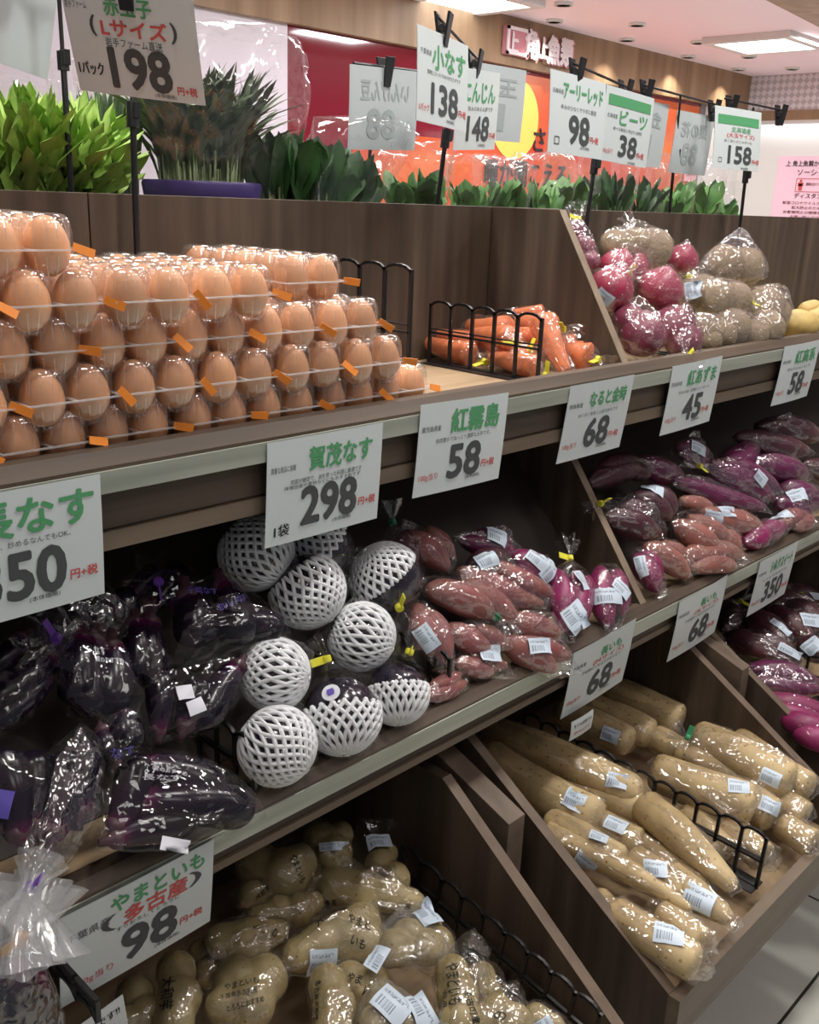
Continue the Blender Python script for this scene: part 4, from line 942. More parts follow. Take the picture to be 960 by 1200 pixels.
# round eggplants in foam nets
def kamo(label, px, py, d, axis, cover, pl=PM, lift=0, tie=None, sticker=None, seed=0):
    c = onpl(px,py,pl,lift); r = pxm(c,d)/2*1.02; ax = (IR*axis[0]+IU*axis[1]+IT*axis[2]).normalized()
    V,F,T = ball(c,r*.97,ax,.98,seed,.02,16,24)
    root = bag('round_eggplant',label,'eggplant','netted round eggplants',[('eggplant_body',V,F,T,'kamo')],onpl(tie[0],tie[1],pl,lift+.03) if tie else None,'yellow',film='film_dark',seed=seed,ears=6,amp=.0024,pad=.006,tails=False)
    # foam net: two families of strands spiralling from the gathered end
    b = MB(); u,w = frame_of(ax); ns = 22; npt = 22; th1 = math.radians(cover)
    for sgn in (1,-1):
        for k in range(ns):
            P=[]
            for i in range(npt):
                th = .10+(th1-.10)*i/(npt-1); a = 2*pi*(k+(.5 if sgn<0 else 0))/ns+sgn*(th*.62+.10*sin(th*3+seed))
                z = cos(th)*.98; q = sin(th)
                P.append(c+ax*(z*r*1.015)+(u*cos(a)+w*sin(a))*(q*r*1.015))
            V,F = loft(P,[.0029*(.62+.38*sin(.10+(th1-.1)*i/(npt-1))) for i in range(npt)],5,True); b.add(V,F)
    V,F = loft([c+ax*r*.97,c+ax*r*1.02,c+ax*r*1.05],[r*.10,r*.07,r*.09],12,True); b.add(V,F)
    b.build('foam_net',M['foam'],root,True)
    if sticker:
        bv = BVHTree.FromPolygons(*ball(c,r*1.05,ax,.98,seed,.02,16,24)[:2]); P,nr,_,_ = bv.ray_cast(Vector((0,0,EYE)),ray(*sticker).normalized())
        if P:
            n=20; V2=[(0,0)]+[(.0115*cos(2*pi*i/n),.0115*sin(2*pi*i/n)) for i in range(n)]
            if nr.dot(IT)<0: nr=-nr
            mk('round_sticker',conform(V2,P,nr,0,bv,.002),[(0,i+1,(i+1)%n+1) for i in range(n)],M['sticker'],root)
            V2,F2,_ = plate(.010,.009,4,4); V2=[(x*(1-abs(y)*50),y) for x,y in V2]; mk('printed_mark',conform(V2,P,nr,.3,bv,.0028),F2,M['ink_blue'],root,False)
    return root
kamo('netted round eggplant at the upper left of the heap, below the 298 card',300,648,84,(.6,-.55,.1),150,lift=-.01,seed=1)
kamo('netted round eggplant with dark skin showing, half hidden by the 298 card',372,642,80,(-.5,.5,.3),95,lift=-.02,tie=(402,648),seed=2)
kamo('netted round eggplant in the middle with the net pulled up under its crown',360,692,86,(.62,-.75,.12),122,seed=3)
kamo('netted round eggplant at the upper right with a bare dark side and yellow tie',452,678,82,(-.55,.75,.25),88,tie=(468,712),seed=4)
kamo('netted round eggplant at right of centre, fully covered by its net',424,746,76,(.9,-.4,.05),150,seed=5)
kamo('netted round eggplant at the left, gathered end of the net facing right',322,790,80,(.92,-.1,.15),150,seed=6)
kamo('netted round eggplant at the shelf front, yellow tie at its right shoulder',465,812,72,(.1,-.9,.4),98,tie=(480,764),seed=7)
kamo('netted round eggplant with a round violet sticker on its bare dark crown',400,838,90,(.15,-.85,.4),98,tie=(383,772),sticker=(388,812),seed=8)
kamo('lowest netted round eggplant, at the front left beside the black grid divider',325,874,88,(.75,-.62,.05),168,seed=9)

# long eggplants in glossy bags
def egg_bag(label, segs, neck=None, tie='purple', labels=(), lift=0, writing=(), extra=(), seed=0, calyx=True, ears=5, film='film_dark', fl=(.006,.022,.035)):
    items=[]
    for s in segs:
        SD[0]+=1; p,q,r = seg(*s[:5],PM,*(s[5:] or (lift,)))
        V,F,T = rootveg(p,q,r,'egg_l',.05,.03,SD[0],20,16); items.append(('long_eggplant',V,F,T,'eggplant'))
    root = bag('eggplant_bag',label,'eggplants','bags of long eggplants on the middle shelf',items,onpl(neck[0],neck[1],PM,lift+.03) if neck else None,tie,labels,film,tuple(onpl(a,b,PM,lift+c) for a,b,c in extra),writing,seed or SD[0],ears,.0021,.004,fl=fl)
    if calyx:
        kids=[c for c in root.children if c.name.startswith('long_eggplant')]
        for k,s in enumerate(segs):
            p,q,r = seg(*s[:5],PM,*(s[5:] or (lift,))); d=(q-p).normalized()
            V,F = loft([p-d*r*.55,p-d*r*.1,p+d*r*.15,p+d*r*.55],[r*.22,r*.26,r*.52,r*.62],15,True,lambda t,a: 1+(.10*cos(5*a)*t))
            mk('calyx',V,F,M['calyx'],kids[k])
    return root
egg_bag('bag of black eggplants with purple tie at the shaded top, left of netted ones',[(170,716,214,662,34),(204,718,214,668,32),(150,700,186,664,28)],(186,682),'purple',lift=-.03,fl=(.007,.028,.040))
egg_bag('bag of black eggplants at the top left under the 350 card with a milky neck',[(92,748,44,690,38),(110,756,70,700,36),(136,720,104,690,30)],(66,748),'purple',lift=-.01,film='film',fl=(.008,.028,.044))
egg_bag('bag of black eggplants in the shade behind the milky neck bag',[(118,742,110,690,34),(150,740,140,690,34)],None,lift=-.03)
egg_bag('bag of black eggplants at the far left edge with reddish stem ends',[(70,768,-20,828,40),(60,790,-10,850,36),(30,744,-20,790,34)],None,lift=.0,ears=7)
egg_bag('glossy eggplant bag with two violet prints, magenta tip beside the netted eggplants',[(218,690,232,756,52),(258,680,282,756,50),(286,716,328,744,42)],None,lift=.022,writing=[('千両なす',237,692,8,.045,.014,'ink_blue',1),('おいしいなす',272,706,38,.05,.012,'ink_blue',1)],extra=((200,780,0),(214,784,.01),(345,755,0)),ears=6)
egg_bag('eggplant bag with one magenta eggplant end standing up in the middle',[(176,722,180,806,42),(158,724,160,800,40)],None,lift=.0)
egg_bag('large black eggplant bag with white print in the left middle of the heap',[(96,742,92,828,48),(130,750,126,836,50),(112,742,104,842,44)],None,lift=.018,writing=[('なす',116,763,20,.018,.014,'ink_white',1),('夏のおすすめ',128,774,22,.04,.009,'ink_white',1)],ears=7,extra=((160,840,0),(150,860,.01)))
egg_bag('eggplant bag with two small stickers and a pointed clear end, centre of the heap',[(186,862,186,786,36),(214,858,236,796,40),(282,776,236,852,40)],None,lift=.012,labels=[(217,812,24,.022,.018,'sticker',M['sticker']),(229,828,24,.024,.019,'sticker',M['sticker'])],extra=((190,784,.01),(186,786,.015),(172,878,0)),ears=7)
egg_bag('black eggplant with violet print between the left bag and the front bag',[(138,830,150,880,44),(118,850,128,890,34)],None,lift=.010,writing=[('なす',144,881,6,.028,.014,'ink_blue',1)])
egg_bag('eggplant bag at the left edge with a blue badge and a magenta stem end',[(24,986,-4,880,52),(40,975,34,880,48),(-6,980,-30,900,40)],None,lift=.018,labels=[(3,942,80,.03,.02,'badge',M['ink_blue'])],ears=6)
egg_bag('eggplant bag at the lower left twisted into a long milky neck with purple tie',[(60,985,76,880,56),(92,960,92,868,46)],(36,1040),'purple',lift=.035,film='film',ears=5,extra=((52,1010,.03),(44,1022,.035)),fl=(.011,.044,.060))
egg_bag('front eggplant bag lying over the shelf lip above the 98 card',[(134,976,162,884,46),(152,900,262,930,56),(150,940,296,950,54),(128,985,230,962,44)],None,lift=.045,labels=[(205,990,-12,.034,.015,'sticker',M['sticker'])],writing=[('なす',176,899,0,.018,.014,'ink_white',1),('夏のおすすめ',200,904,-3,.042,.007,'ink_white',1),('長なす',190,911,-3,.05,.008,'ink_white',1)],extra=((312,958,.03),(110,1000,.02),(306,940,.04),(200,998,.05)),ears=7)
# bag hanging in front of the shelf at the lower left
items=[]
for x0,y0,x1,y1,d in ((18,1128,30,1240,60),(46,1140,56,1240,46),(-8,1130,-14,1230,44)):
    SD[0]+=1; p,q=at(x0,y0,.745),at(x1,y1,.73); V,F,T=rootveg(p,q,pxm(p,d)/2,'egg_l',.04,.03,SD[0]); items.append(('long_eggplant',V,F,T,'eggplant'))
bag('eggplant_bag','eggplant bag gathered with an orange tie at the very bottom left corner','eggplants','bags of long eggplants on the middle shelf',items,at(26,1100,.735),'gold',film='film',seed=77,ears=5,amp=.0022,pad=.004,fl=(.012,.040,.050),extra=(at(24,1112,.735),at(40,1118,.74)))

# long yams
def yam(label, segs, labels=(), kind='long', lift=0, seed=0, bend=.03, ears=4, neck=None, tie='green'):
    segs=[tuple(s)+(lift,) if len(s)==5 else s for s in segs]
    return bag('long_yam_bag',label,'long yam','bagged long yams in the floor bin',roots('long_yam','nagaimo',segs,PN,kind,bend,.05),onpl(neck[0],neck[1],PN,lift+.02) if neck else None,tie,labels,'film',seed=seed or SD[0],ears=ears,amp=.0024,lsize=(.044,.033))
yam('long yam at the very back right behind the topmost pair',[(712,806,800,848,42)],lift=-.01)
yam('second long yam from the back, cut end facing right',[(690,824,766,862,36)],lift=.0)
yam('third long yam from the back with a label near its cut end',[(654,830,740,872,36)],labels=[(715,861,-25)],lift=.004)
yam('short thick yam tucked behind the tip of the green tied yam',[(764,862,806,884,34)],lift=-.012)
yam('long thick yam with green tie at the top right along the bin side',[(812,862,928,922,50)],labels=[(903,911,-32)],lift=.022,neck=(806,864))
yam('yam squeezed between the top right yam and the bin side',[(862,862,952,926,36)],lift=.006)
yam('pale yam lying behind the thick labelled yam right of the grid',[(790,880,866,908,32)],lift=.0)
yam('thick yam right of the grid divider with a label on top',[(762,900,886,944,50)],labels=[(866,921,-8)],lift=.02)
yam('yam end facing out below the thick labelled yam, with a label',[(868,930,908,958,42)],labels=[(903,944,-25)],lift=-.006)
yam('round yam end at the right edge under the top right yam',[(902,934,946,958,34)],lift=-.012)
yam('lowest round yam end by the bin front at the right',[(914,964,954,990,34)],lift=-.022)
yam('yam lying low behind the grid divider at the bin front',[(846,968,896,1008,36),(800,950,850,1000,36)],lift=-.022)
yam('yam in loose film at the front right corner beside the grid end',[(868,980,898,1004,30)],lift=-.012)
yam('long dusky yam at the upper left beside the grid divider, label at its end',[(566,852,752,934,42)],labels=[(723,915,-18)],lift=.016)
yam('yam lying beneath the dusky yam beside the grid divider',[(650,900,760,954,40)],lift=.0)
yam('long yam at the upper left against the bin side with label at its end',[(566,880,704,962,46)],labels=[(673,938,-22)],lift=.018)
yam('tapered pale yam pointing down along the grid divider',[(756,946,862,1042,44)],kind='taper',lift=.026)
yam('short yam with label under the tip of the upper left yam',[(688,956,752,990,36)],labels=[(722,966,-30)],lift=-.002)
yam('yam with rounded end below the labelled upper left yam',[(640,960,730,1014,40)],labels=[(702,980,-25,.034,.02)],lift=.006)
yam('slim yam running from the bin side toward the bin front with a label',[(640,978,812,1066,34)],labels=[(686,1011,-28)],kind='taper',lift=.006)
yam('yam in the middle of the lower heap with a label on its back',[(738,1002,806,1050,40)],labels=[(768,1018,-8)],lift=.006)
yam('slender yam under the tapered pale yam',[(746,980,830,1040,26)],lift=-.004)
yam('tapered yam at the bin front with a large barcode label',[(786,1028,858,1080,40)],labels=[(819,1053,-28,.052,.040)],kind='taper',lift=.008)
yam('yam partly hidden under the large barcode label near the bin front',[(770,1066,824,1106,34)],lift=-.008)
yam('lowest yam in the corner of the bin in crumpled film with a label',[(714,1064,820,1132,44)],labels=[(784,1094,-18,.048,.036)],lift=.008,ears=9)
yam('pale yam lying against the lower left bin side under the lowest labelled yam',[(696,1048,770,1120,36)],lift=-.014)

# knobbly yams
def knob(label, lobes, labels=(), writing=(), neck=None, tie=None, film='film', lift=0, seed=0, extra=(), ears=3, lump=.09):
    """lobes: (px, py, diameter in px, lift) of each lump"""
    SD[0]+=1; L=[]
    for l in lobes:
        c = onpl(l[0],l[1],PY_,lift+(l[3] if len(l)>3 else 0)); L.append((c,pxm(c,l[2])/2))
    V,F,T = blob(L,seed or SD[0],lump)
    return bag('knobbly_yam_bag',label,'knobbly yam','bagged knobbly yams in the floor bin',[('knobbly_yam',V,F,T,'yam')],onpl(neck[0],neck[1],PY_,lift+.03) if neck else None,tie,labels,film,tuple(onpl(a,b,PY_,lift+c) for a,b,c in extra),writing,SD[0],ears,.0026,.003,lsize=(.042,.032))
INKJ='ink_black'
knob('dim knobbly yam at the back with a pale printed bag, under the shelf lip',[(374,982,40),(392,1000,44),(400,978,30)],lift=-.01,labels=[(387,992,4,.04,.014)])
knob('knobbly yam with a black topped bag and silver label at the back right',[(446,1012,36),(462,1030,40),(454,1000,26)],lift=.004,labels=[(445,986,12,.040,.034)],extra=((416,960,.01),(470,958,.0),(466,966,.012)),film='film_dark')
knob('two lobed knobbly yam in the upper left of the bin with black writing',[(300,1010,52),(334,1024,62),(350,1010,44)],writing=[('やまといも',350,1018,-60,.05,.014,INKJ)])
knob('dusky knobbly yam with writing behind the long lying yam on the left',[(296,1048,36),(316,1042,34)],lift=-.015,writing=[('大和芋',308,1046,30,.03,.012,INKJ)])
knob('long lying knobbly yam in the upper left middle of the bin',[(302,1076,34),(326,1068,38),(350,1066,40),(368,1058,28)],lift=.006)
knob('large elongated knobbly yam with a pinched end near the back of the bin',[(396,1040,50),(426,1046,54),(456,1050,40),(484,1058,34)],lift=.012,writing=[('多古',388,1058,10,.02,.012,INKJ),('産',478,1062,0,.012,.010,INKJ)])
knob('folded knobbly yam with a small mark, in the left of the bin',[(262,1104,44),(288,1106,58),(312,1094,36),(326,1092,28)],lift=.014,writing=[('の',322,1093,10,.014,.013,INKJ),('と',300,1086,0,.01,.006,INKJ)])
knob('pale knobbly yam in a clear bag with thick black writing, centre of the bin',[(400,1098,58),(424,1082,50),(430,1106,44),(352,1118,44),(376,1106,52)],lift=.012,writing=[('やまと',420,1080,-14,.042,.018,INKJ),('いも',420,1104,-20,.026,.016,INKJ),('大',374,1080,40,.016,.016,INKJ)],labels=[(378,1128,0,.042,.04)])
knob('squat round knobbly yam with rows of small printed writing at the bottom left',[(276,1150,54),(310,1148,56),(292,1176,62),(262,1178,44)],lift=.018,writing=[('やまといも',283,1152,14,.05,.012,INKJ),('千葉県多古町産',280,1164,14,.055,.009,INKJ),('とろろにおすすめ',288,1176,14,.055,.009,INKJ)])
knob('upright knobbly yam at the bottom left beside the 98 card with brush writing',[(206,1140,48),(210,1170,54),(204,1196,50)],lift=.016,writing=[('大和芋',196,1164,-80,.05,.022,INKJ)])
knob('pale knobbly yam hidden behind the small rounded tag',[(158,1164,44),(170,1190,46),(150,1200,40)],lift=.0)
knob('dim knobbly yam in the shade between folded and upright ones',[(244,1140,36),(236,1116,34)],lift=-.02)
knob('small knobbly yam with writing between the centre yam and the bottom one',[(410,1146,40),(436,1150,40),(424,1164,34)],lift=.0,writing=[('やま',416,1146,-20,.024,.016,INKJ),('いも',434,1160,-10,.018,.012,INKJ)])
knob('upright knobbly yam in a bag at the bottom middle of the photo',[(384,1154,48),(392,1180,52),(390,1204,46)],lift=.022,writing=[('多古産大和芋',372,1172,-70,.055,.012,INKJ)])
knob('knobbly yam in a milky film bag right of the centre yam',[(478,1096,40),(500,1110,44),(462,1112,44)],lift=.022,labels=[(442,1122,60,.04,.024)],film='film_white',extra=((436,1128,.02),(490,1126,.03),(470,1060,.0)))
knob('knobbly yam with dark holes and a blue white label near the bin side',[(500,1088,38),(512,1108,44),(490,1104,36)],lift=.01,labels=[(500,1071,-60,.05,.034)])
knob('pale knobbly yam under white labels at the bottom centre',[(450,1176,44),(470,1196,46),(440,1200,40)],lift=.024,labels=[(460,1177,-40,.052,.04),(494,1184,-55,.05,.036)],film='film_white',extra=((430,1160,.02),(505,1196,.02)))
knob('bright upright knobbly yam with bold black brush writing on its front',[(530,1142,44),(536,1168,50),(540,1198,56)],lift=.034,writing=[('やまといも',532,1152,-86,.070,.024,INKJ),('多古町産',552,1180,-80,.05,.014,INKJ),('名産',522,1172,-86,.03,.008,INKJ)],extra=((556,1086,.03),(576,1112,.02),(556,1130,.03)))
knob('knobbly yam peeping out right of the boldly written one',[(564,1146,36),(572,1166,36)],lift=.0)
knob('knobbly yam with a film tail at the bottom edge right of the written one',[(580,1190,48),(604,1198,44),(560,1198,36)],lift=.014,writing=[('の',586,1190,0,.02,.012,INKJ)],extra=((606,1148,.02),(598,1150,.025)))
knob('knobbly yam behind the grid at the bottom edge, nearest the bin side',[(630,1196,38),(648,1206,34)],lift=.0,labels=[(618,1170,-60,.02,.03)])

# dark sweet potatoes in the right hand bin
def darkbag(label, segs, m='sp_dark', labels=(), lift=0, neck=None, tie='yellow', film='film', ears=4, seed=0):
    segs=[tuple(s)+(lift,) if len(s)==5 else s for s in segs]
    return bag('sweet_potato_bag',label,'sweet potatoes','bags of dark sweet potatoes in the right hand bin',roots('sweet_potato',m,segs,PB,'sweet',.05,.08),onpl(neck[0],neck[1],PB,lift+.02) if neck else None,tie,labels,film,seed=seed or SD[0],ears=ears,lsize=(.05,.032))
darkbag('dark red sweet potato bag with yellow tie at the back right corner of its bin',[(900,694,958,712,34),(918,690,965,702,26)],neck=(930,694),labels=[(958,700,10)])
darkbag('dark sweet potato bag with yellow tie at the back of the right hand bin',[(838,716,872,726,34),(846,736,874,728,30)],neck=(868,704),lift=-.01)
darkbag('dark red sweet potato bag with a big label at the right edge of the bin',[(902,714,952,748,38),(922,708,966,736,34)],labels=[(951,727,-2,.062,.04)],lift=.008)
darkbag('dark red sweet potato pointing down with a narrow label on it',[(876,718,922,754,44)],labels=[(916,734,-52,.06,.022)],lift=.01)
darkbag('black looking sweet potato bag with a slanted label above the grid divider',[(862,748,938,778,40),(850,744,900,770,30)],labels=[(926,763,-30,.06,.022)],lift=.004)
darkbag('dark sweet potato bag with a tilted label at the right edge above the grid',[(936,752,976,772,34)],labels=[(952,757,30,.05,.04)],lift=.0)
darkbag('magenta sweet potato bag just below the grid in the right hand bin',[(872,784,960,800,30),(880,796,966,808,26)],'sp_purp',lift=.0)
darkbag('shiny magenta sweet potato bag in stretched film below the first magenta one',[(896,816,975,836,34),(902,828,970,846,28)],'sp_mag',lift=.006,film='film_dark',ears=7)
darkbag('lowest magenta sweet potato bag in stretched film at the right edge',[(916,842,985,866,36),(930,860,990,880,32)],'sp_mag',lift=.006,film='film_dark',ears=7)

# carrots
def carrots(label, segs, neck=None, lift=0, seed=0, kind='carrot', tie='yellow'):
    items=[]
    for x0,y0,Xa,x1,y1,Xb,d in segs:
        SD[0]+=1; p,q = atx(x0,y0,Xa),atx(x1,y1,Xb); V,F,T = rootveg(p,q,pxm((p+q)/2,d)/2,kind,.03,.05,SD[0]); items.append(('carrot',V,F,T,'carrot'))
    return bag('carrot_bag',label,'carrots','bagged carrots on the top shelf',items,atx(*neck) if neck else None,tie,(), 'film',seed=seed or SD[0],ears=6,amp=.002,fl=(.006,.016,.026))
carrots('carrot bag at the left end reaching to the back board, seen through the grid',[(556,416,1.29,492,398,1.285,32),(560,402,1.33,506,390,1.31,26)],(568,424,1.285))
carrots('topmost carrot bag seen through the upper grid cells',[(596,386,1.33,548,380,1.35,34),(600,396,1.30,552,390,1.32,30)],(604,402,1.285))
carrots('carrot bag with cut ends behind the right grid cells',[(606,412,1.32,562,398,1.34,34),(616,404,1.35,574,392,1.36,30)],(620,412,1.31))
carrots('lowest carrot bag inside the right end of the grid, yellow tie at the front',[(628,434,1.285,574,418,1.29,34),(622,420,1.31,580,408,1.33,30)],(640,440,1.28))
carrots('upper carrot bag right of the grid with yellow tie sticking out',[(650,384,1.38,604,376,1.38,30),(646,396,1.36,606,388,1.36,28)],(660,386,1.385))
carrots('thin carrot lying on top at the back against the divider',[(638,366,1.41,600,366,1.39,20)],None)
carrots('single tapered carrot pointing down to the shelf front',[(634,372,1.355,664,438,1.335,36)],None,kind='carrot')
carrots('carrot bag at the front right beside the divider with a yellow tie',[(692,420,1.40,650,414,1.385,36),(684,412,1.415,648,404,1.40,24)],(701,421,1.405))
carrots('small carrot behind the front right bag',[(676,402,1.42,640,400,1.40,22)],None)

# onions, beets and potatoes on the top shelf
def balls(name, part, label, cat, grp, lst, m, neck=None, tie='yellow', labels=(), pl=PT, lift=0, lump=.05, squash=.9, film='film', extra=(), ears=7, seed=0):
    items=[]
    for l in lst:
        SD[0]+=1; c = onpl(l[0],l[1],pl,lift+(l[3] if len(l)>3 else 0)); rn = random.Random(SD[0])
        V,F,T = ball(c,pxm(c,l[2])/2,Vector((rn.uniform(-.6,.6),rn.uniform(-.6,.2),1)),squash,SD[0],lump,14,18,.18 if part=='red_onion' else 0); items.append((part,V,F,T,m))
    return bag(name,label,cat,grp,items,onpl(neck[0],neck[1],pl,lift+(neck[2] if len(neck)>2 else .02)) if neck else None,tie,labels,film,tuple(onpl(a,b,pl,lift+c) for a,b,c in extra),(),seed or SD[0],ears,.0030,.003,tails=False)
RO='bagged red onions on the top shelf'; BT='bagged beets on the top shelf'
def onion(label,*a,**k): return balls('red_onion_bag','red_onion',label,'red onions',RO,*a,**k)
def beet(label,*a,**k): return balls('beet_bag','beet',label,'beets',BT,*a,**k)
onion('dusky red onion bag beside the slanted divider top with a yellow tie',[(674,270,26),(682,290,30),(692,306,24)],'onion_dark',(678,257,.02),lift=-.02)
onion('pink onion half hidden behind the beets at the back',[(800,304,36)],'onion',None,lift=-.03)
onion('red onion peeping over the yellow tied onion bag',[(724,314,44),(744,312,32)],'onion',None,lift=-.012)
onion('red onion bag with a yellow tie beside the middle of the divider edge',[(716,340,54)],'onion',(737,322,.02),labels=[(708,348,-40,.036,.026)],lift=.008)
onion('large round red onion in the middle of the onion heap',[(773,340,54)],'onion',None,lift=.01)
onion('dusky red onion bag at the shelf front next to the divider',[(752,393,56),(738,376,40)],'onion_dark',None,lift=.0,ears=6)
onion('dusky red onion bag at the shelf front with a yellow tie at its foot',[(790,384,52),(800,398,44)],'onion_dark',(803,420,.01),lift=.0)
beet('pair of pale earthy beets in one bag on top of the heap',[(724,290,44),(762,292,52),(744,284,38)],'beet',(740,270,.0),None,lift=.0)
beet('beet bag with a white label behind the round red onion',[(808,342,34),(822,338,36)],'beet',None,labels=[(811,340,-70,.04,.03)],lift=-.01)
beet('beet bag pulled up to a pointed peak of film at the top of the heap',[(850,308,46),(872,312,48)],'beet',(808,325,.0),'yellow',lift=.0,extra=((868,266,.01),(876,270,.008),(888,300,.01)),film='film')
beet('beet bag with a yellow tie in the middle of the beet heap',[(836,350,50),(858,352,46)],'beet',(880,354,.01),'yellow',lift=.006)
beet('earthy beet bag at the shelf front below the middle beet bag',[(856,384,48),(882,392,38),(846,392,36)],'beet',None,lift=.0)
beet('tall beet bag standing at the right of the heap with a crumpled top',[(898,358,48),(896,384,46),(908,366,38)],'beet',None,lift=.01,extra=((924,336,.0),(880,336,.0),(926,348,.01)),ears=6)
beet('pale beet bag beside the short grid end at the shelf front',[(822,388,46),(828,398,36)],'beet',None,lift=.0)
def potato(label,px,py,d,sd,lift=0):
    c = onpl(px,py,PT,lift); r = pxm(c,d)/2
    V,F,T = blob([(c+IR*r*.5,r*.8),(c-IR*r*.5,r*.8),(c+IU*r*.05,r*.92)],sd,.07)
    o = mk('potato',[v for v in V],F,M['potato'],None,True,T); tag(o,label,'potato','loose potatoes on the top shelf'); return o
potato('yellow potato with a dimple at the right edge of the top shelf',934,381,40,3)
potato('yellow potato cut by the right edge beside the dimpled one',964,374,34,5)
potato('small yellow potato behind the dimpled one by the grid',952,364,26,6,-.008)

# leafy greens behind the boards
def leaf(b, p, d, ln, wd, curl=.3, frill=0, seed=0, tip=1.0, nu=7, nv=4):
    rn = random.Random(seed); d = Vector(d).normalized(); u,w = frame_of(d); a = rn.uniform(0,6.28); s = u*cos(a)+w*sin(a); n_ = d.cross(s)
    V=[]
    for i in range(nu+1):
        t=i/nu; c = p+d*(ln*t*(1-.18*curl*t))+n_*(curl*ln*t*t*.6)
        ww = wd*(1 if nu<10 else 1+.45*sin(i*2.3+seed))*(sin(pi*min(1,.12+t*.88))**(.6 if tip>0 else .9))*(.35+.65*t if tip>0 else 1)
        for j in range(nv+1):
            q = (j/nv-.5)*2; e = frill*ww*(sin(i*2.1+q*5+seed)*.6+.6*sin(i*4.3+q*9+seed*3))*abs(q)**1.5
            V.append(c+s*(ww*.5*q)+n_*(.18*ww*q*q+e)+d*(frill*.25*ww*cos(i*1.7+seed*2)*abs(q)))
    F=[(i*(nv+1)+j,i*(nv+1)+j+1,(i+1)*(nv+1)+j+1,(i+1)*(nv+1)+j) for i in range(nu) for j in range(nv)]
    b.add(V,F)
def greens(name, label, cat, base, hgt, spread, nl, m, film=None, wd=.05, curl=.3, frill=0, lean=(0,0), seed=0, wrap=None, stems=True, ftop=1.05, group=None, fine=0, fan=3.2):
    rn = random.Random(seed+50); o = empty(name,base,label,cat,group); b = MB(); st = MB()
    lv = EZ+Vector((lean[0],lean[1],0))
    for k in range(nl):
        a = rn.uniform(0,6.28); q = sqrt(rn.random()); off = Vector((cos(a)*q*spread,sin(a)*q*spread*.6,0))
        h = hgt*rn.uniform(.72,1.0); d = (lv+Vector((off.x*fan,off.y*fan,0))).normalized()
        root = base+off*.45; mid = root+d*(h*(.5 if stems else .1))
        if stems: st.tube([root,root+d*h*.25,mid+d*h*.06],[.004,.0035,.002],5)
        leaf(b,mid,d+Vector((rn.uniform(-.2,.2),rn.uniform(-.2,.2),0)),h*(.5 if stems else .9),wd*rn.uniform(.75,1.2),curl*rn.uniform(.2,1.4),frill,seed*100+k,1.0,12 if fine else 7,8 if fine else 4)
    b.build('leaves',M[m],o,True)
    if stems: st.build('stems',M['stem'],o,True)
    if film:
        P=[];n=10
        pts=[v for v in b.V[::3]]+[v for v in st.V[::6]]
        for k in range(n):
            a=2*pi*k/n
            pts.append(base+Vector((cos(a)*spread*.75,sin(a)*spread*.5,0))); pts.append(base+lv*hgt*ftop+Vector((cos(a)*spread*1.45,sin(a)*spread*.8,rn.uniform(-.02,.02))))
        V,F = hull(pts,seed=seed,amp=.004,edge=.03); mk('film_bag',V,F,M[film],o)
    if wrap:
        V,F = loft([base+EZ*.05,base+EZ*.10,base+EZ*.117,base+EZ*.122],[spread*.62,spread*.68,spread*.70,spread*.68],18,False); mk('printed_wrap',V,F,M['purple_wrap'],o)
    return o
zb = EYE-.108
def bs(px,Y): v = at(px,230,Y); return Vector((v.x,Y,zb))
greens('leaf_lettuce','bushy frilly green lettuce at the top left in open film','lettuce',bs(48,1.36),.25,.07,300,'leaf_pale',None,.034,.7,.55,seed=1,stems=False,fine=1,fan=5)
greens('leaf_lettuce','frilly lettuce head behind the bushy one at the left edge','lettuce',bs(-18,1.66),.25,.08,150,'leaf_pale','film_thin',.034,.7,.55,seed=9,stems=False,fine=1)
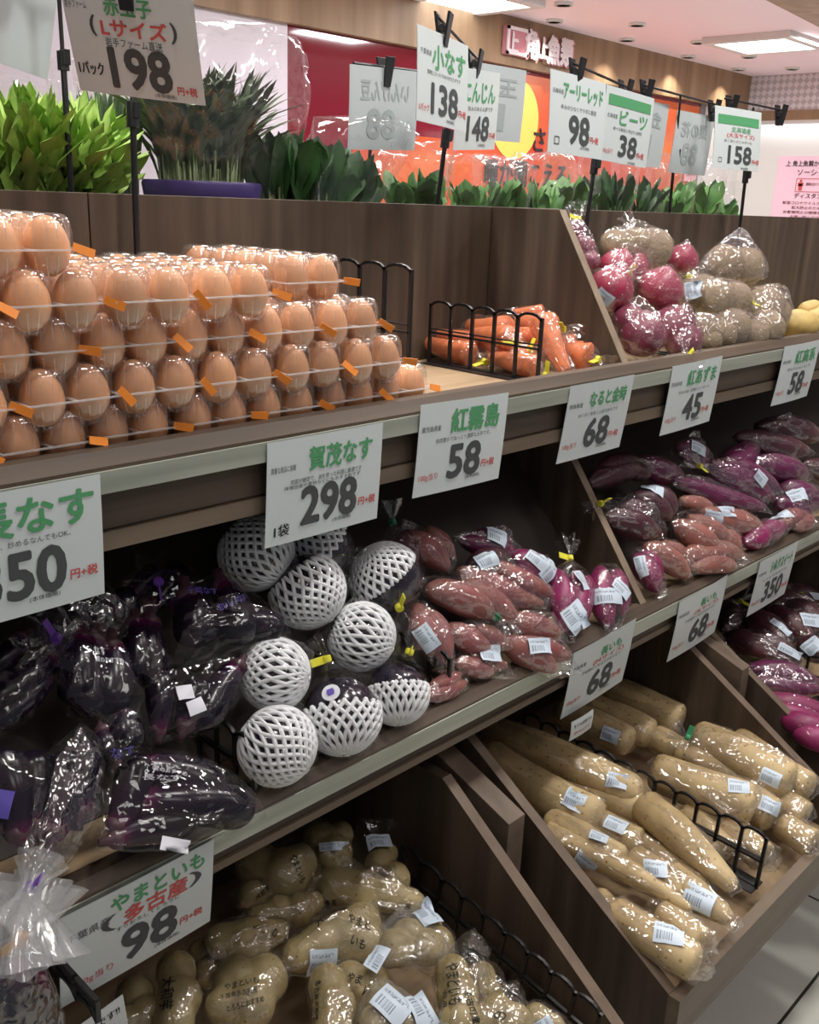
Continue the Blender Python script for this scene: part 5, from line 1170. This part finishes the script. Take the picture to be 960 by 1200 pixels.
greens('bagged_greens','dark bundle of slender greens between the lettuce and the tall bag','greens',bs(136,1.46),.26,.075,110,'leaf_dark','film_thin',.02,.15,0,seed=2,fan=.8)
greens('bagged_greens','tall clear bag of slender dark greens with a purple printed base','greens',bs(238,1.38),.315,.135,480,'leaf_olive','film_thin',.016,1.0,0,seed=3,wrap=1,ftop=1.06,fan=.8)
greens('spinach_bunch','bunch of broad dark spinach leaves right of the tall bag','spinach',bs(338,1.34),.22,.085,60,'leaf_dark',None,.06,.35,.03,(.10,0),seed=4)
greens('spinach_bunch','bagged spinach leaning right beside the notice on the wall','spinach',bs(380,1.30),.205,.075,50,'leaf_dark','film_thin',.05,.3,.03,(.42,0),seed=5,ftop=1.1)
GL='bagged leafy greens behind the carrots and onions'
for i,(px,Y,h,sp,m,fi,wd,lb) in enumerate((
 (486,1.34,.150,.055,'leaf','film_thin',.055,'small bagged greens with two round leaves left of the 138 stand'),
 (552,1.36,.135,.05,'leaf','film_thin',.04,'small leafy green bag just right of the 138 stand'),
 (590,1.36,.140,.05,'leaf','film_thin',.04,'small leafy green bag below the brush lettering'),
 (634,1.38,.150,.06,'leaf','film_thin',.035,'pale filmed green bag left of the 98 stand'),
 (668,1.40,.165,.05,'leaf','film_thin',.045,'leafy green bag directly behind the 98 stand'),
 (712,1.40,.185,.06,'leaf_dark','film_thin',.035,'bagged dark greens right of the 98 stand under the 38 sign'),
 (748,1.42,.180,.06,'leaf_dark','film_thin',.03,'bagged slim greens with milky film below the 38 sign'),
 (786,1.42,.165,.06,'leaf','film_thin',.04,'milky film bag of greens below the pole with grey signs'),
 (822,1.44,.180,.055,'leaf','film_thin',.05,'bright bagged greens rising left of the 158 stand'),
 (850,1.44,.130,.04,'leaf','film_thin',.04,'last small green bag beside the 158 stand'))):
    greens('bagged_greens',lb,'greens',bs(px,Y),h+.022,sp*1.25,34,m,fi,wd*1.15,.55,.12,seed=20+i,group=GL,ftop=1.14)

for o in list(bpy.data.objects):
    if '_o' in o.keys(): del o['_o']
